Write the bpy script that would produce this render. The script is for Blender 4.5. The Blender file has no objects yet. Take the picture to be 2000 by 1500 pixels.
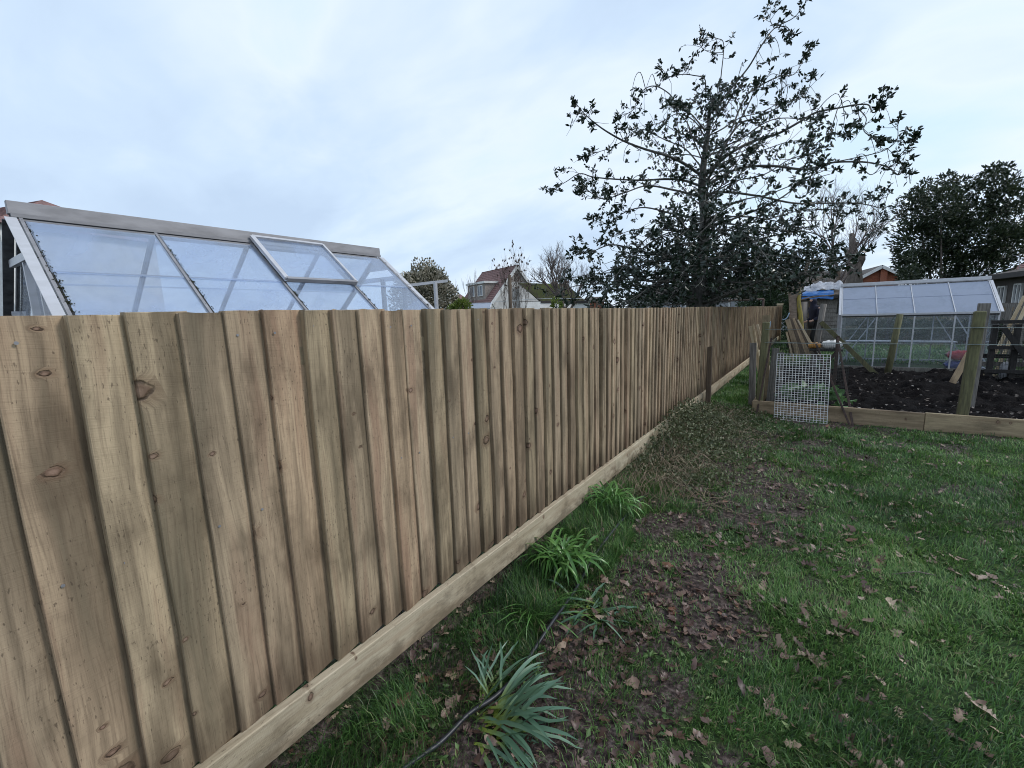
import bpy, math, random
import numpy as np
from mathutils import Vector, Matrix

random.seed(7)
rng = np.random.default_rng(7)
SC = bpy.context.scene
COL = SC.collection
S = 1 / 1.2                      # everything below is laid out 1.2 times life size and scaled once at the end

# ------------------------------------------------------------------ camera
RC = np.array([[0.82071972, -0.06401707, 0.56773318],
               [0.57046799, 0.14642012, -0.80816299],
               [-0.03139134, 0.98714891, 0.15668957]])
CAM = np.array([0.0, 0.0, 1.75])
cam_d = bpy.data.cameras.new('camera')
cam = bpy.data.objects.new('camera', cam_d)
COL.objects.link(cam)
cam.matrix_world = Matrix.Translation(Vector(CAM * S)) @ Matrix(RC.tolist()).to_4x4()
cam_d.sensor_width = 36
cam_d.lens = 36 * 850 / 2000
cam_d.clip_start = 0.02
cam_d.clip_end = 3000
SC.camera = cam

# ------------------------------------------------------------------ world, sun, exposure
SUN_EL, SUN_AZ = math.radians(42), math.radians(58)      # azimuth clockwise from +Y
w = bpy.data.worlds.new('World')
SC.world = w
w.use_nodes = True
nt = w.node_tree
nt.nodes.clear()
N, L = nt.nodes.new, nt.links.new
out = N('ShaderNodeOutputWorld'); bg = N('ShaderNodeBackground')
sky = N('ShaderNodeTexSky'); sky.sky_type = 'NISHITA'; sky.sun_disc = False
sky.sun_elevation = SUN_EL; sky.sun_rotation = SUN_AZ
tc = N('ShaderNodeTexCoord'); sep = N('ShaderNodeSeparateXYZ')
L(tc.outputs['Generated'], sep.inputs[0])
def wm(op, a, b=None, c=None):
    n = N('ShaderNodeMath'); n.operation = op
    for i, v in enumerate((a, b, c)):
        if v is None: continue
        if isinstance(v, (int, float)): n.inputs[i].default_value = v
        else: L(v, n.inputs[i])
    return n.outputs[0]
zz = wm('ADD', wm('MAXIMUM', sep.outputs[2], 0.0), 0.28)
cv = N('ShaderNodeCombineXYZ')
L(wm('DIVIDE', sep.outputs[0], zz), cv.inputs[0]); L(wm('DIVIDE', sep.outputs[1], zz), cv.inputs[1])
mp = N('ShaderNodeMapping'); mp.inputs['Scale'].default_value = (0.75, 1.25, 1); mp.inputs['Rotation'].default_value = (0, 0, 0.6)
mp.inputs['Location'].default_value = (3.1, 1.7, 0)
L(cv.outputs[0], mp.inputs[0])
n1 = N('ShaderNodeTexNoise'); n1.inputs['Scale'].default_value = 0.85; n1.inputs['Detail'].default_value = 5; n1.inputs['Roughness'].default_value = 0.5
n1.inputs['Distortion'].default_value = 0.35
L(mp.outputs[0], n1.inputs['Vector'])
cr = N('ShaderNodeValToRGB')
e = cr.color_ramp.elements
e[0].position = 0.34; e[0].color = (0.49, 0.615, 0.79, 1)
e[1].position = 0.70; e[1].color = (0.60, 0.77, 0.93, 1)
m_ = cr.color_ramp.elements.new(0.46); m_.color = (0.57, 0.705, 0.875, 1)
m_ = cr.color_ramp.elements.new(0.58); m_.color = (0.72, 0.82, 0.95, 1)
n2 = N('ShaderNodeTexNoise'); n2.inputs['Scale'].default_value = 3.4; n2.inputs['Detail'].default_value = 6; n2.inputs['Roughness'].default_value = 0.55; n2.inputs['Distortion'].default_value = 0.6
L(mp.outputs[0], n2.inputs['Vector'])
L(wm('MULTIPLY_ADD', wm('SUBTRACT', n2.outputs['Fac'], 0.5), 0.20, n1.outputs['Fac']), cr.inputs[0])
vm = N('ShaderNodeVectorMath'); vm.operation = 'SCALE'; vm.inputs['Scale'].default_value = 10.6
L(cr.outputs[0], vm.inputs[0])
mx = N('ShaderNodeMix'); mx.data_type = 'RGBA'; mx.inputs['Factor'].default_value = 0.9
L(sky.outputs[0], mx.inputs['A']); L(vm.outputs[0], mx.inputs['B'])
L(mx.outputs['Result'], bg.inputs['Color']); bg.inputs['Strength'].default_value = 0.1
L(bg.outputs[0], out.inputs[0])

sun_d = bpy.data.lights.new('sun', 'SUN'); sun_d.energy = 1.5; sun_d.angle = math.radians(15); sun_d.color = (1.0, 0.96, 0.9)
sun = bpy.data.objects.new('sun', sun_d); COL.objects.link(sun)
sd = Vector((math.sin(SUN_AZ) * math.cos(SUN_EL), math.cos(SUN_AZ) * math.cos(SUN_EL), math.sin(SUN_EL)))
sun.rotation_euler = (-sd).to_track_quat('-Z', 'Y').to_euler()

SC.view_settings.view_transform = 'Standard'
SC.view_settings.look = 'None'
SC.view_settings.exposure = 0.22
SC.view_settings.gamma = 1.0
SC.view_settings.use_curve_mapping = False
SC.render.engine = 'CYCLES'
SC.cycles.filter_width = 1.0
SC.cycles.use_denoising = True
SC.cycles.denoising_prefilter = 'ACCURATE'
SC.cycles.max_bounces = 8
SC.cycles.transparent_max_bounces = 24

# ------------------------------------------------------------------ helpers
def ray(px, py): return RC @ np.array([px - 1000.0, 750.0 - py, -850.0])
def at(px, py, depth): return CAM + ray(px, py) * depth / 850.0          # a seen point at a distance ahead
def onz(px, py, z=0.0): r = ray(px, py); return CAM + r * (z - CAM[2]) / r[2]
def ony(px, py, y): r = ray(px, py); return CAM + r * y / r[1]
def onx(px, py, x): r = ray(px, py); return CAM + r * x / r[0]
def onplane(px, py, p0, n):
    r = ray(px, py); return CAM + r * (np.dot(np.asarray(p0) - CAM, n) / np.dot(r, n))
V3 = lambda *a: np.array(a, float)
def nrm(v): v = np.asarray(v, float); return v / (np.linalg.norm(v) + 1e-12)

ORG = {}
def org(o):
    while o is not None:
        if o.name in ORG: return ORG[o.name]
        o = o.parent
    return V3(0, 0, 0)

def tag(o, label=None, cat=None, group=None, kind=None):
    if label: o['label'] = label
    if cat: o['category'] = cat
    if group: o['group'] = group
    if kind: o['kind'] = kind
    return o

def thing(name, label, cat, loc=(0, 0, 0), group=None):
    o = bpy.data.objects.new(name, None); COL.objects.link(o)
    o.location = loc; o.empty_display_size = 0.1
    ORG[o.name] = np.asarray(loc, float)
    return tag(o, label, cat, group)

def mesh_np(name, V, F, mat=None, parent=None, loc=None, smooth=False, rnd=None, tt=None):
    """V (n,3), F (m,k) arrays -> object. rnd: per-vertex variation, tt: per-vertex length parameter."""
    V = np.asarray(V, float)
    F = np.asarray(F, np.int32)
    o_ = org(parent) if parent is not None else (np.asarray(loc, float) if loc is not None else V3(0, 0, 0))
    me = bpy.data.meshes.new(name)
    me.vertices.add(len(V)); me.vertices.foreach_set('co', (V - o_).ravel())
    k = F.shape[1]
    me.loops.add(F.size); me.loops.foreach_set('vertex_index', F.ravel())
    me.polygons.add(len(F)); me.polygons.foreach_set('loop_start', np.arange(0, F.size, k, dtype=np.int32))
    me.polygons.foreach_set('loop_total', np.full(len(F), k, np.int32))
    if smooth: me.polygons.foreach_set('use_smooth', np.ones(len(F), bool))
    for nm, arr in (('rnd', rnd), ('tt', tt)):
        if arr is not None:
            a = me.attributes.new(nm, 'FLOAT', 'POINT'); a.data.foreach_set('value', np.asarray(arr, np.float32))
    me.update(calc_edges=True); me.validate()
    if mat: me.materials.append(mat)
    o = bpy.data.objects.new(name, me); COL.objects.link(o)
    if parent is not None: o.parent = parent
    elif loc is not None:
        o.location = loc; ORG[o.name] = o_
    return o

class MB:
    def __init__(s): s.v = []; s.f = []; s.sm = []
    def poly(s, pts):
        b = len(s.v); s.v += [tuple(map(float, p)) for p in pts]; s.f.append(tuple(range(b, b + len(pts)))); s.sm.append(False); return s
    def hexa(s, lo, hi):          # two loops of 4 points
        b = len(s.v); s.v += [tuple(map(float, p)) for p in list(lo) + list(hi)]
        for f in ((3, 2, 1, 0), (4, 5, 6, 7), (0, 1, 5, 4), (1, 2, 6, 5), (2, 3, 7, 6), (3, 0, 4, 7)):
            s.f.append(tuple(b + i for i in f)); s.sm.append(False)
        return s
    def box(s, x0, y0, z0, x1, y1, z1):
        return s.hexa([(x0, y0, z0), (x1, y0, z0), (x1, y1, z0), (x0, y1, z0)], [(x0, y0, z1), (x1, y0, z1), (x1, y1, z1), (x0, y1, z1)])
    def bar(s, p, q, a, b, up=(0, 0, 1)):   # a: width across, b: thickness along up
        p, q = np.asarray(p, float), np.asarray(q, float); d = nrm(q - p); up = np.asarray(up, float)
        if abs(np.dot(d, up)) > 0.98: up = V3(1, 0, 0)
        sx = nrm(np.cross(d, up)) * a / 2; uz = nrm(np.cross(sx, d)) * b / 2
        lo = [p - sx - uz, p + sx - uz, p + sx + uz, p - sx + uz]
        return s.hexa(lo, [x + (q - p) for x in lo])
    def slab(s, pts, th):          # planar polygon with thickness
        pts = [np.asarray(p, float) for p in pts]; n = nrm(np.cross(pts[1] - pts[0], pts[2] - pts[0])) * th
        b = len(s.v); k = len(pts)
        s.v += [tuple(p) for p in pts] + [tuple(p - n) for p in pts]
        s.f.append(tuple(range(b, b + k))); s.f.append(tuple(range(b + 2 * k - 1, b + k - 1, -1)))
        for i in range(k):
            j = (i + 1) % k; s.f.append((b + i, b + k + i, b + k + j, b + j))
        s.sm += [False] * (k + 2); return s
    def tube(s, pts, rad, n=6, cap=True):
        pts = [np.asarray(p, float) for p in pts]; m = len(pts)
        if np.isscalar(rad): rad = [rad] * m
        b = len(s.v); prev = None
        for i in range(m):
            d = nrm(pts[min(i + 1, m - 1)] - pts[max(i - 1, 0)])
            if prev is None:
                u = V3(0, 0, 1) if abs(d[2]) < 0.9 else V3(1, 0, 0)
                a = nrm(np.cross(d, u))
            else: a = nrm(prev - d * np.dot(prev, d))
            prev = a; c = np.cross(d, a)
            for k in range(n):
                t = 2 * math.pi * k / n
                s.v.append(tuple(pts[i] + rad[i] * (a * math.cos(t) + c * math.sin(t))))
        for i in range(m - 1):
            for k in range(n):
                k2 = (k + 1) % n
                s.f.append((b + i * n + k, b + i * n + k2, b + (i + 1) * n + k2, b + (i + 1) * n + k)); s.sm.append(True)
        if cap and n > 2:
            s.f.append(tuple(b + k for k in range(n - 1, -1, -1))); s.f.append(tuple(b + (m - 1) * n + k for k in range(n))); s.sm += [False, False]
        return s
    def build(s, name, mat, parent=None, loc=None, bevel=0):
        o_ = org(parent) if parent is not None else (np.asarray(loc, float) if loc is not None else V3(0, 0, 0))
        me = bpy.data.meshes.new(name)
        me.from_pydata([tuple(np.asarray(v) - o_) for v in s.v], [], s.f)
        me.polygons.foreach_set('use_smooth', s.sm); me.update()
        if mat: me.materials.append(mat)
        o = bpy.data.objects.new(name, me); COL.objects.link(o)
        if parent is not None: o.parent = parent
        elif loc is not None: o.location = loc; ORG[o.name] = o_
        if bevel:
            bm = o.modifiers.new('bevel', 'BEVEL'); bm.width = bevel; bm.segments = 1; bm.limit_method = 'ANGLE'
        return o

def copy_obj(o, parent=None):
    c = o.copy(); COL.objects.link(c); c.parent = parent; return c

# value noise for terrain and masks
_tab = rng.random((256, 256))
def vn(x, y, sc, seed=0):
    x = np.asarray(x, float) * sc + 17.3 * seed; y = np.asarray(y, float) * sc + 9.1 * seed
    xi, yi = np.floor(x).astype(int), np.floor(y).astype(int); fx, fy = x - xi, y - yi
    fx, fy = fx * fx * (3 - 2 * fx), fy * fy * (3 - 2 * fy)
    g = lambda i, j: _tab[i & 255, j & 255]
    return (g(xi, yi) * (1 - fx) + g(xi + 1, yi) * fx) * (1 - fy) + (g(xi, yi + 1) * (1 - fx) + g(xi + 1, yi + 1) * fx) * fy
def sstep(a, b, x): t = np.clip((np.asarray(x, float) - a) / (b - a), 0, 1); return t * t * (3 - 2 * t)

# ------------------------------------------------------------------ materials
class NB:
    def __init__(s, name):
        s.m = bpy.data.materials.new(name); s.m.use_nodes = True; s.t = s.m.node_tree
        s.b = s.t.nodes['Principled BSDF']; s.o = s.t.nodes['Material Output']
    def n(s, k, **kw):
        x = s.t.nodes.new('ShaderNode' + k)
        for a, v in kw.items(): setattr(x, a, v)
        return x
    def set(s, inp, v):
        if isinstance(v, bpy.types.NodeSocket): s.t.links.new(v, inp)
        elif v is not None:
            if isinstance(v, (tuple, list)) and len(v) == 3 and inp.type == 'RGBA': v = (*v, 1)
            inp.default_value = v
    def math(s, op, a, b=None, c=None, clamp=False):
        x = s.n('Math', operation=op, use_clamp=clamp)
        for i, v in enumerate((a, b, c)): s.set(x.inputs[i], v)
        return x.outputs[0]
    def vec(s, x=0.0, y=0.0, z=0.0):
        c = s.n('CombineXYZ')
        for i, v in enumerate((x, y, z)): s.set(c.inputs[i], v)
        return c.outputs[0]
    def sep(s, v): c = s.n('SeparateXYZ'); s.set(c.inputs[0], v); return c.outputs
    def noise(s, v, scale=5.0, detail=3.0, rough=0.5, dist=0.0):
        x = s.n('TexNoise'); s.set(x.inputs['Vector'], v); s.set(x.inputs['Scale'], scale); s.set(x.inputs['Detail'], detail)
        s.set(x.inputs['Roughness'], rough); s.set(x.inputs['Distortion'], dist); return x.outputs['Fac']
    def ramp(s, f, stops):
        x = s.n('ValToRGB'); r = x.color_ramp
        while len(r.elements) < len(stops): r.elements.new(0.5)
        for e_, (p, c) in zip(r.elements, stops): e_.position = p; e_.color = (*c, 1) if len(c) == 3 else c
        s.set(x.inputs[0], f); return x.outputs[0]
    def mix(s, f, a, b, blend='MIX'):
        x = s.n('Mix', data_type='RGBA', blend_type=blend); s.set(x.inputs['Factor'], f); s.set(x.inputs['A'], a); s.set(x.inputs['B'], b); return x.outputs['Result']
    def mapr(s, f, a, b, c=0.0, d=1.0):
        x = s.n('MapRange', interpolation_type='SMOOTHSTEP'); s.set(x.inputs[0], f)
        for i, v in enumerate((a, b, c, d)): s.set(x.inputs[i + 1], v)
        return x.outputs[0]
    def bump(s, h, strength=0.3, dist=0.01):
        x = s.n('Bump'); s.set(x.inputs['Height'], h); s.set(x.inputs['Strength'], strength); s.set(x.inputs['Distance'], dist)
        s.set(s.b.inputs['Normal'], x.outputs[0])
    def obj(s): return s.n('TexCoord').outputs['Object']
    def rnd(s): return s.n('ObjectInfo').outputs['Random']
    def attr(s, nm): x = s.n('Attribute'); x.attribute_name = nm; return x.outputs['Fac']
    def fin(s, color=None, rough=None, metal=None, spec=None):
        s.set(s.b.inputs['Base Color'], color); s.set(s.b.inputs['Roughness'], rough); s.set(s.b.inputs['Metallic'], metal)
        s.set(s.b.inputs['Specular IOR Level'], spec); return s.m

def plain(name, c1, c2=None, scale=6.0, rough=0.7, bump=0.15, stretch=(1, 1, 1), metal=0.0, spec=0.4, detail=5.0, bd=0.01, lo=0.35, hi=0.65):
    b = NB(name); p = b.obj(); x = b.sep(p); r = b.rnd()
    v = b.vec(b.math('MULTIPLY_ADD', x[0], stretch[0], b.math('MULTIPLY', r, 31.0)), b.math('MULTIPLY', x[1], stretch[1]), b.math('MULTIPLY', x[2], stretch[2]))
    f = b.noise(v, scale, detail, 0.6)
    c2 = c2 or tuple(q * 0.6 for q in c1)
    col = b.ramp(f, [(lo, c2), (hi, c1)])
    if bump: b.bump(f, bump, bd)
    return b.fin(col, rough, metal, spec)

def wood_boards(name, axis, tones, knot=0.2, flecks=True, wet=False, val=1.0, across=1, dirt=False):
    """sawn softwood; axis 1/2 = grain along local y/z; knots, bands, flecks and raised grain."""
    b = NB(name); x = b.sep(b.obj()); r = b.rnd()
    o1, o2 = b.math('MULTIPLY', r, 37.7), b.math('MULTIPLY', r, 91.3)
    if axis == 2: a0, l0 = b.math('ADD', x[1], b.math('MULTIPLY', x[0], 0.7)), x[2]
    elif axis == 1: a0, l0 = b.math('ADD', x[2], b.math('MULTIPLY', x[0], 0.7)), x[1]
    else: a0, l0 = b.math('ADD', x[2], b.math('MULTIPLY', x[1], 0.7)), x[0]
    a, l = b.math('ADD', a0, o1), b.math('ADD', l0, o2)
    vo = b.n('TexVoronoi', voronoi_dimensions='2D')
    b.set(vo.inputs['Vector'], b.vec(b.math('MULTIPLY', a, 6.0), b.math('MULTIPLY', l, 8.5))); b.set(vo.inputs['Scale'], 1.0)
    d = vo.outputs['Distance']; cs = b.n('SeparateColor'); b.set(cs.inputs[0], vo.outputs['Color'])
    sel = b.math('LESS_THAN', cs.outputs[0], knot)
    size = b.math('MULTIPLY_ADD', b.math('POWER', cs.outputs[1], 3.0), 0.17, 0.03)
    dn = b.math('DIVIDE', b.math('ADD', d, b.math('MULTIPLY', b.math('SUBTRACT', b.noise(b.vec(a, l), 45.0, 3.0), 0.5), 0.13)), size)
    kn = b.math('MULTIPLY', sel, b.mapr(dn, 1.0, 0.75))
    halo = b.math('MULTIPLY', sel, b.mapr(dn, 2.6, 0.9))
    wob = b.math('MULTIPLY', b.math('SUBTRACT', b.noise(b.vec(b.math('MULTIPLY', a, 5.0), b.math('MULTIPLY', l, 1.6)), 1.0, 2.0), 0.5), 0.05)
    g = b.math('ADD', b.math('ADD', a, wob), b.math('MULTIPLY', halo, 0.02))
    band = b.noise(b.vec(b.math('MULTIPLY', g, 13.0), b.math('MULTIPLY', l, 0.8)), 1.0, 3.0, 0.55)
    grain = b.noise(b.vec(b.math('MULTIPLY', g, 150.0), b.math('MULTIPLY', l, 3.0)), 1.0, 3.0, 0.6)
    fib = b.noise(b.vec(b.math('MULTIPLY', g, 420.0), b.math('MULTIPLY', l, 16.0)), 1.0, 2.0, 0.6)
    blot = b.noise(b.vec(b.math('MULTIPLY', a, 9.0), b.math('MULTIPLY', l, 3.0)), 1.0, 4.0, 0.6)
    col = b.ramp(band, [(0.30, tones[0]), (0.43, tones[1]), (0.53, tones[2]), (0.66, tones[3])])
    col = b.mix(b.mapr(blot, 0.46, 0.70, 0.0, 0.68), col, tones[4])
    col = b.mix(b.mapr(grain, 0.44, 0.72, 0.0, 0.40), col, tones[5], 'MIX')
    col = b.mix(b.mapr(fib, 0.5, 0.74, 0.0, 0.34), col, tones[5])
    saw = b.noise(b.vec(b.math('MULTIPLY', a, 14.0), b.math('MULTIPLY', b.math('ADD', l, b.math('MULTIPLY', a, 0.12)), 330.0)), 1.0, 2.0, 0.5)
    col = b.mix(b.mapr(saw, 0.5, 0.75, 0.0, 0.15), col, tones[4])
    if flecks:
        fl = b.math('ADD', b.noise(b.vec(b.math('MULTIPLY', a, 210.0), b.math('MULTIPLY', l, 55.0)), 1.0, 2.0, 0.5), b.math('MULTIPLY', b.math('SUBTRACT', b.noise(b.vec(b.math('MULTIPLY', a, 7.0), b.math('MULTIPLY', l, 4.0)), 1.0, 2.0), 0.5), 0.35))
        col = b.mix(b.mapr(fl, 0.64, 0.74, 0.0, 0.65), col, (0.07, 0.05, 0.035))
    col = b.mix(b.math('MULTIPLY', halo, 0.55), col, (0.16, 0.095, 0.06))
    ring = b.math('MULTIPLY', sel, b.math('MULTIPLY', b.mapr(dn, 1.25, 1.05), b.mapr(dn, 0.7, 0.95)))
    col = b.mix(kn, col, b.mix(b.mapr(dn, 0.1, 0.8), (0.27, 0.18, 0.135), (0.15, 0.095, 0.065)))
    ringf = b.math('MULTIPLY', ring, b.mapr(b.noise(b.vec(a, l), 30.0, 2.0), 0.35, 0.6, 0.1, 0.8))
    col = b.mix(ringf, col, (0.045, 0.028, 0.02))
    if wet:   # damp creeping up from the gravel board in tongues
        up = b.math('MULTIPLY', b.noise(b.vec(b.math('MULTIPLY', a, 28.0), b.math('MULTIPLY', l, 0.5)), 1.0, 3.0), 0.55)
        wm_ = b.mapr(b.math('SUBTRACT', l0, up), -0.06, -0.26)
        col = b.mix(b.math('MULTIPLY', wm_, 0.62), col, (0.055, 0.035, 0.022))
    if dirt:  # soil splashed up from the ground in ragged patches
        sp = b.math('SUBTRACT', b.noise(b.vec(b.math('MULTIPLY', a, 9.0), b.math('MULTIPLY', l, 5.0)), 1.0, 5.0, 0.7), b.math('MULTIPLY', a0, 2.2))
        col = b.mix(b.mapr(sp, 0.22, 0.48, 0.0, 0.7), col, (0.12, 0.092, 0.06))
    r2 = b.math('FRACT', b.math('MULTIPLY', r, 7.13)); r3 = b.math('FRACT', b.math('MULTIPLY', r, 23.7))
    tint = b.ramp(r2, [(0.0, (0.97, 0.99, 0.94)), (0.5, (1.0, 1.0, 1.0)), (1.0, (1.03, 0.98, 0.95))])
    col = b.mix(1.0, col, tint, 'MULTIPLY')
    hsv = b.n('HueSaturation'); b.set(hsv.inputs['Color'], col); b.set(hsv.inputs['Value'], b.math('MULTIPLY_ADD', r3, 0.36 * val, 0.82 * val))
    h = b.math('ADD', b.math('ADD', b.math('MULTIPLY', grain, 0.5), b.math('ADD', b.math('MULTIPLY', fib, 0.4), b.math('MULTIPLY', saw, 0.35))), b.math('MULTIPLY', b.math('SUBTRACT', kn, b.math('MULTIPLY', ring, 1.6)), 1.2))
    b.bump(h, 0.45, 0.004)
    return b.fin(hsv.outputs[0], 0.72, 0, 0.3)

FT = [(0.185, 0.150, 0.102), (0.285, 0.218, 0.148), (0.45, 0.345, 0.235), (0.33, 0.225, 0.153), (0.115, 0.085, 0.056), (0.085, 0.060, 0.040)]
GT = [(0.32, 0.275, 0.19), (0.43, 0.365, 0.26), (0.49, 0.43, 0.32), (0.40, 0.32, 0.225), (0.30, 0.24, 0.16), (0.19, 0.14, 0.09)]
ET = [(0.215, 0.16, 0.10), (0.31, 0.235, 0.15), (0.39, 0.30, 0.195), (0.28, 0.20, 0.13), (0.14, 0.105, 0.07), (0.12, 0.085, 0.056)]
PT = [(0.50, 0.40, 0.27), (0.58, 0.47, 0.32), (0.62, 0.52, 0.37), (0.55, 0.42, 0.28), (0.45, 0.33, 0.2), (0.35, 0.25, 0.15)]
M = {}
M['fence'] = wood_boards('fence_wood', 2, FT, 0.24, True, True, val=1.03)
M['gravel'] = wood_boards('gravel_board_wood', 1, GT, 0.10, True, dirt=True)
M['edging'] = wood_boards('edging_wood', 0, ET, 0.16)
M['pale'] = wood_boards('pale_offcut_wood', 2, PT, 0.1, False)
M['brownwood'] = wood_boards('brown_board_wood', 2, ET, 0.15, False)
M['old'] = plain('weathered_grey_wood', (0.24, 0.22, 0.20), (0.10, 0.09, 0.08), 3, 0.85, 0.4, (22, 22, 1.5))
M['postgreen'] = plain('algae_green_post_wood', (0.155, 0.15, 0.075), (0.075, 0.07, 0.04), 3, 0.85, 0.4, (14, 14, 2))
M['stake'] = plain('dark_brown_stake_wood', (0.13, 0.095, 0.065), (0.06, 0.042, 0.03), 3, 0.8, 0.4, (25, 25, 1.5))
M['blackwood'] = plain('black_stained_wood', (0.030, 0.026, 0.024), (0.012, 0.011, 0.011), 4, 0.75, 0.3, (10, 10, 2))
M['alu'] = plain('weathered_aluminium', (0.54, 0.54, 0.57), (0.47, 0.47, 0.49), 5, 0.45, 0.05, (3, 1, 3), 0.3, 0.5)
M['aludull'] = plain('dull_grey_aluminium', (0.30, 0.295, 0.31), (0.21, 0.205, 0.215), 5, 0.5, 0.05, (3, 1, 3), 0.2, 0.5)
M['alushade'] = plain('shaded_dark_aluminium', (0.15, 0.155, 0.17), (0.07, 0.07, 0.075), 14, 0.6, 0.1, metal=0.2)  # backlit shade of the far-side bars, with some moss, put into the colour
M['rubber'] = plain('black_glazing_rubber', (0.02, 0.02, 0.022), None, 20, 0.6, 0.1)
M['galv'] = plain('galvanised_wire', (0.62, 0.64, 0.66), (0.40, 0.41, 0.42), 20, 0.45, 0.05, metal=0.4)
M['whitewire'] = plain('white_coated_wire', (0.72, 0.73, 0.74), (0.5, 0.5, 0.5), 12, 0.5, 0.05)
M['wire'] = plain('green_grey_fence_wire', (0.30, 0.36, 0.35), (0.2, 0.22, 0.22), 12, 0.5, 0)
M['net'] = plain('dark_netting_twine', (0.06, 0.07, 0.065), (0.035, 0.04, 0.04), 12, 0.8, 0)
M['rust'] = plain('rusty_iron', (0.075, 0.045, 0.035), (0.03, 0.022, 0.02), 30, 0.8, 0.4)
M['hose'] = plain('black_hose_rubber', (0.028, 0.030, 0.038), (0.014, 0.015, 0.02), 18, 0.42, 0.1, spec=0.5)
M['moss'] = plain('moss', (0.05, 0.055, 0.018), (0.012, 0.013, 0.008), 60, 0.95, 0.6)
M['white'] = plain('white_paint', (0.74, 0.74, 0.73), (0.58, 0.57, 0.55), 2.5, 0.6, 0.05)
M['offwhite'] = plain('grey_white_render', (0.62, 0.60, 0.58), (0.45, 0.43, 0.41), 2.0, 0.8, 0.15)
M['pebble'] = plain('pebbledash', (0.36, 0.31, 0.28), (0.22, 0.19, 0.17), 7, 0.9, 0.4)
M['greywall'] = plain('grey_sheet_cladding', (0.36, 0.37, 0.40), (0.25, 0.26, 0.28), 1.2, 0.7, 0.1)
M['darkrender'] = plain('dark_brown_render', (0.115, 0.10, 0.092), (0.065, 0.056, 0.052), 1.5, 0.85, 0.15)
M['tile'] = plain('brown_concrete_tile', (0.25, 0.135, 0.122), (0.135, 0.082, 0.078), 6, 0.85, 0.25)
M['tiledark'] = plain('dark_weathered_tile', (0.10, 0.083, 0.072), (0.048, 0.042, 0.038), 6, 0.85, 0.25)
M['mosstile'] = plain('mossy_tile', (0.075, 0.095, 0.022), (0.05, 0.042, 0.03), 1.6, 0.9, 0.3)
M['fascia'] = plain('dark_fascia', (0.035, 0.03, 0.028), None, 5, 0.6, 0.05)
M['window'] = plain('dark_window_glass', (0.10, 0.12, 0.15), (0.05, 0.06, 0.08), 1, 0.08, 0, spec=0.8)
M['tarp'] = plain('blue_tarpaulin', (0.012, 0.12, 0.36), (0.01, 0.07, 0.22), 8, 0.4, 0.4)
M['tarpwhite'] = plain('white_plastic_sheet', (0.46, 0.47, 0.50), (0.22, 0.22, 0.25), 9, 0.35, 0.5)
M['yellow'] = plain('orange_yellow_plastic', (0.62, 0.32, 0.06), (0.45, 0.2, 0.04), 8, 0.45, 0.4)
M['red'] = plain('red_sack_plastic', (0.50, 0.035, 0.045), (0.33, 0.02, 0.03), 7, 0.4, 0.5)
M['blue'] = plain('blue_sack_plastic', (0.05, 0.07, 0.26), (0.03, 0.04, 0.14), 7, 0.4, 0.5)
M['rope'] = plain('pale_blue_rope', (0.34, 0.46, 0.58), (0.22, 0.3, 0.4), 40, 0.7, 0.3)
M['navy'] = plain('navy_hoodie_cloth', (0.016, 0.017, 0.036), (0.01, 0.01, 0.02), 8, 0.9, 0.3)
M['trousers'] = plain('dark_trouser_cloth', (0.022, 0.021, 0.024), (0.012, 0.012, 0.013), 8, 0.9, 0.3)
M['boots'] = plain('brown_boot_leather', (0.09, 0.065, 0.045), None, 8, 0.7, 0.2)
M['skin'] = plain('skin', (0.50, 0.31, 0.24), (0.42, 0.25, 0.19), 8, 0.55, 0.05)
M['hollybark'] = plain('holly_bark', (0.13, 0.125, 0.112), (0.05, 0.047, 0.042), 5, 0.85, 0.4, (4, 4, 1.5))
M['palebark'] = plain('pale_brown_bark', (0.22, 0.165, 0.125), (0.12, 0.088, 0.065), 4, 0.85, 0.4, (2, 2, 6))
M['lichenbark'] = plain('yellow_lichen_bark', (0.34, 0.27, 0.05), (0.15, 0.13, 0.06), 4, 0.9, 0.3, (4, 4, 1))
M['greybark'] = plain('grey_brown_bark', (0.145, 0.12, 0.10), (0.07, 0.058, 0.05), 4, 0.9, 0.3, (4, 4, 1))
M['twig'] = plain('pink_grey_twig_bark', (0.19, 0.155, 0.14), (0.11, 0.085, 0.08), 3, 0.9, 0)
M['drystem'] = plain('dry_straw_stem', (0.34, 0.27, 0.185), (0.15, 0.115, 0.085), 6, 0.9, 0)

def brick(name, c1, c2, mortar, scale):
    b = NB(name); x = b.sep(b.obj()); t = b.n('TexBrick')
    b.set(t.inputs['Vector'], b.vec(b.math('ADD', x[0], x[1]), x[2])); b.set(t.inputs['Scale'], scale)
    for k, c in (('Color1', c1), ('Color2', c2), ('Mortar', mortar)): b.set(t.inputs[k], c)
    b.set(t.inputs['Brick Width'], 0.5); b.set(t.inputs['Row Height'], 0.17); b.set(t.inputs['Mortar Size'], 0.015)
    return b.fin(t.outputs['Color'], 0.9, 0, 0.2)
M['brick'] = brick('red_brick', (0.32, 0.105, 0.055), (0.24, 0.075, 0.045), (0.27, 0.18, 0.14), 2.2)

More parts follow.
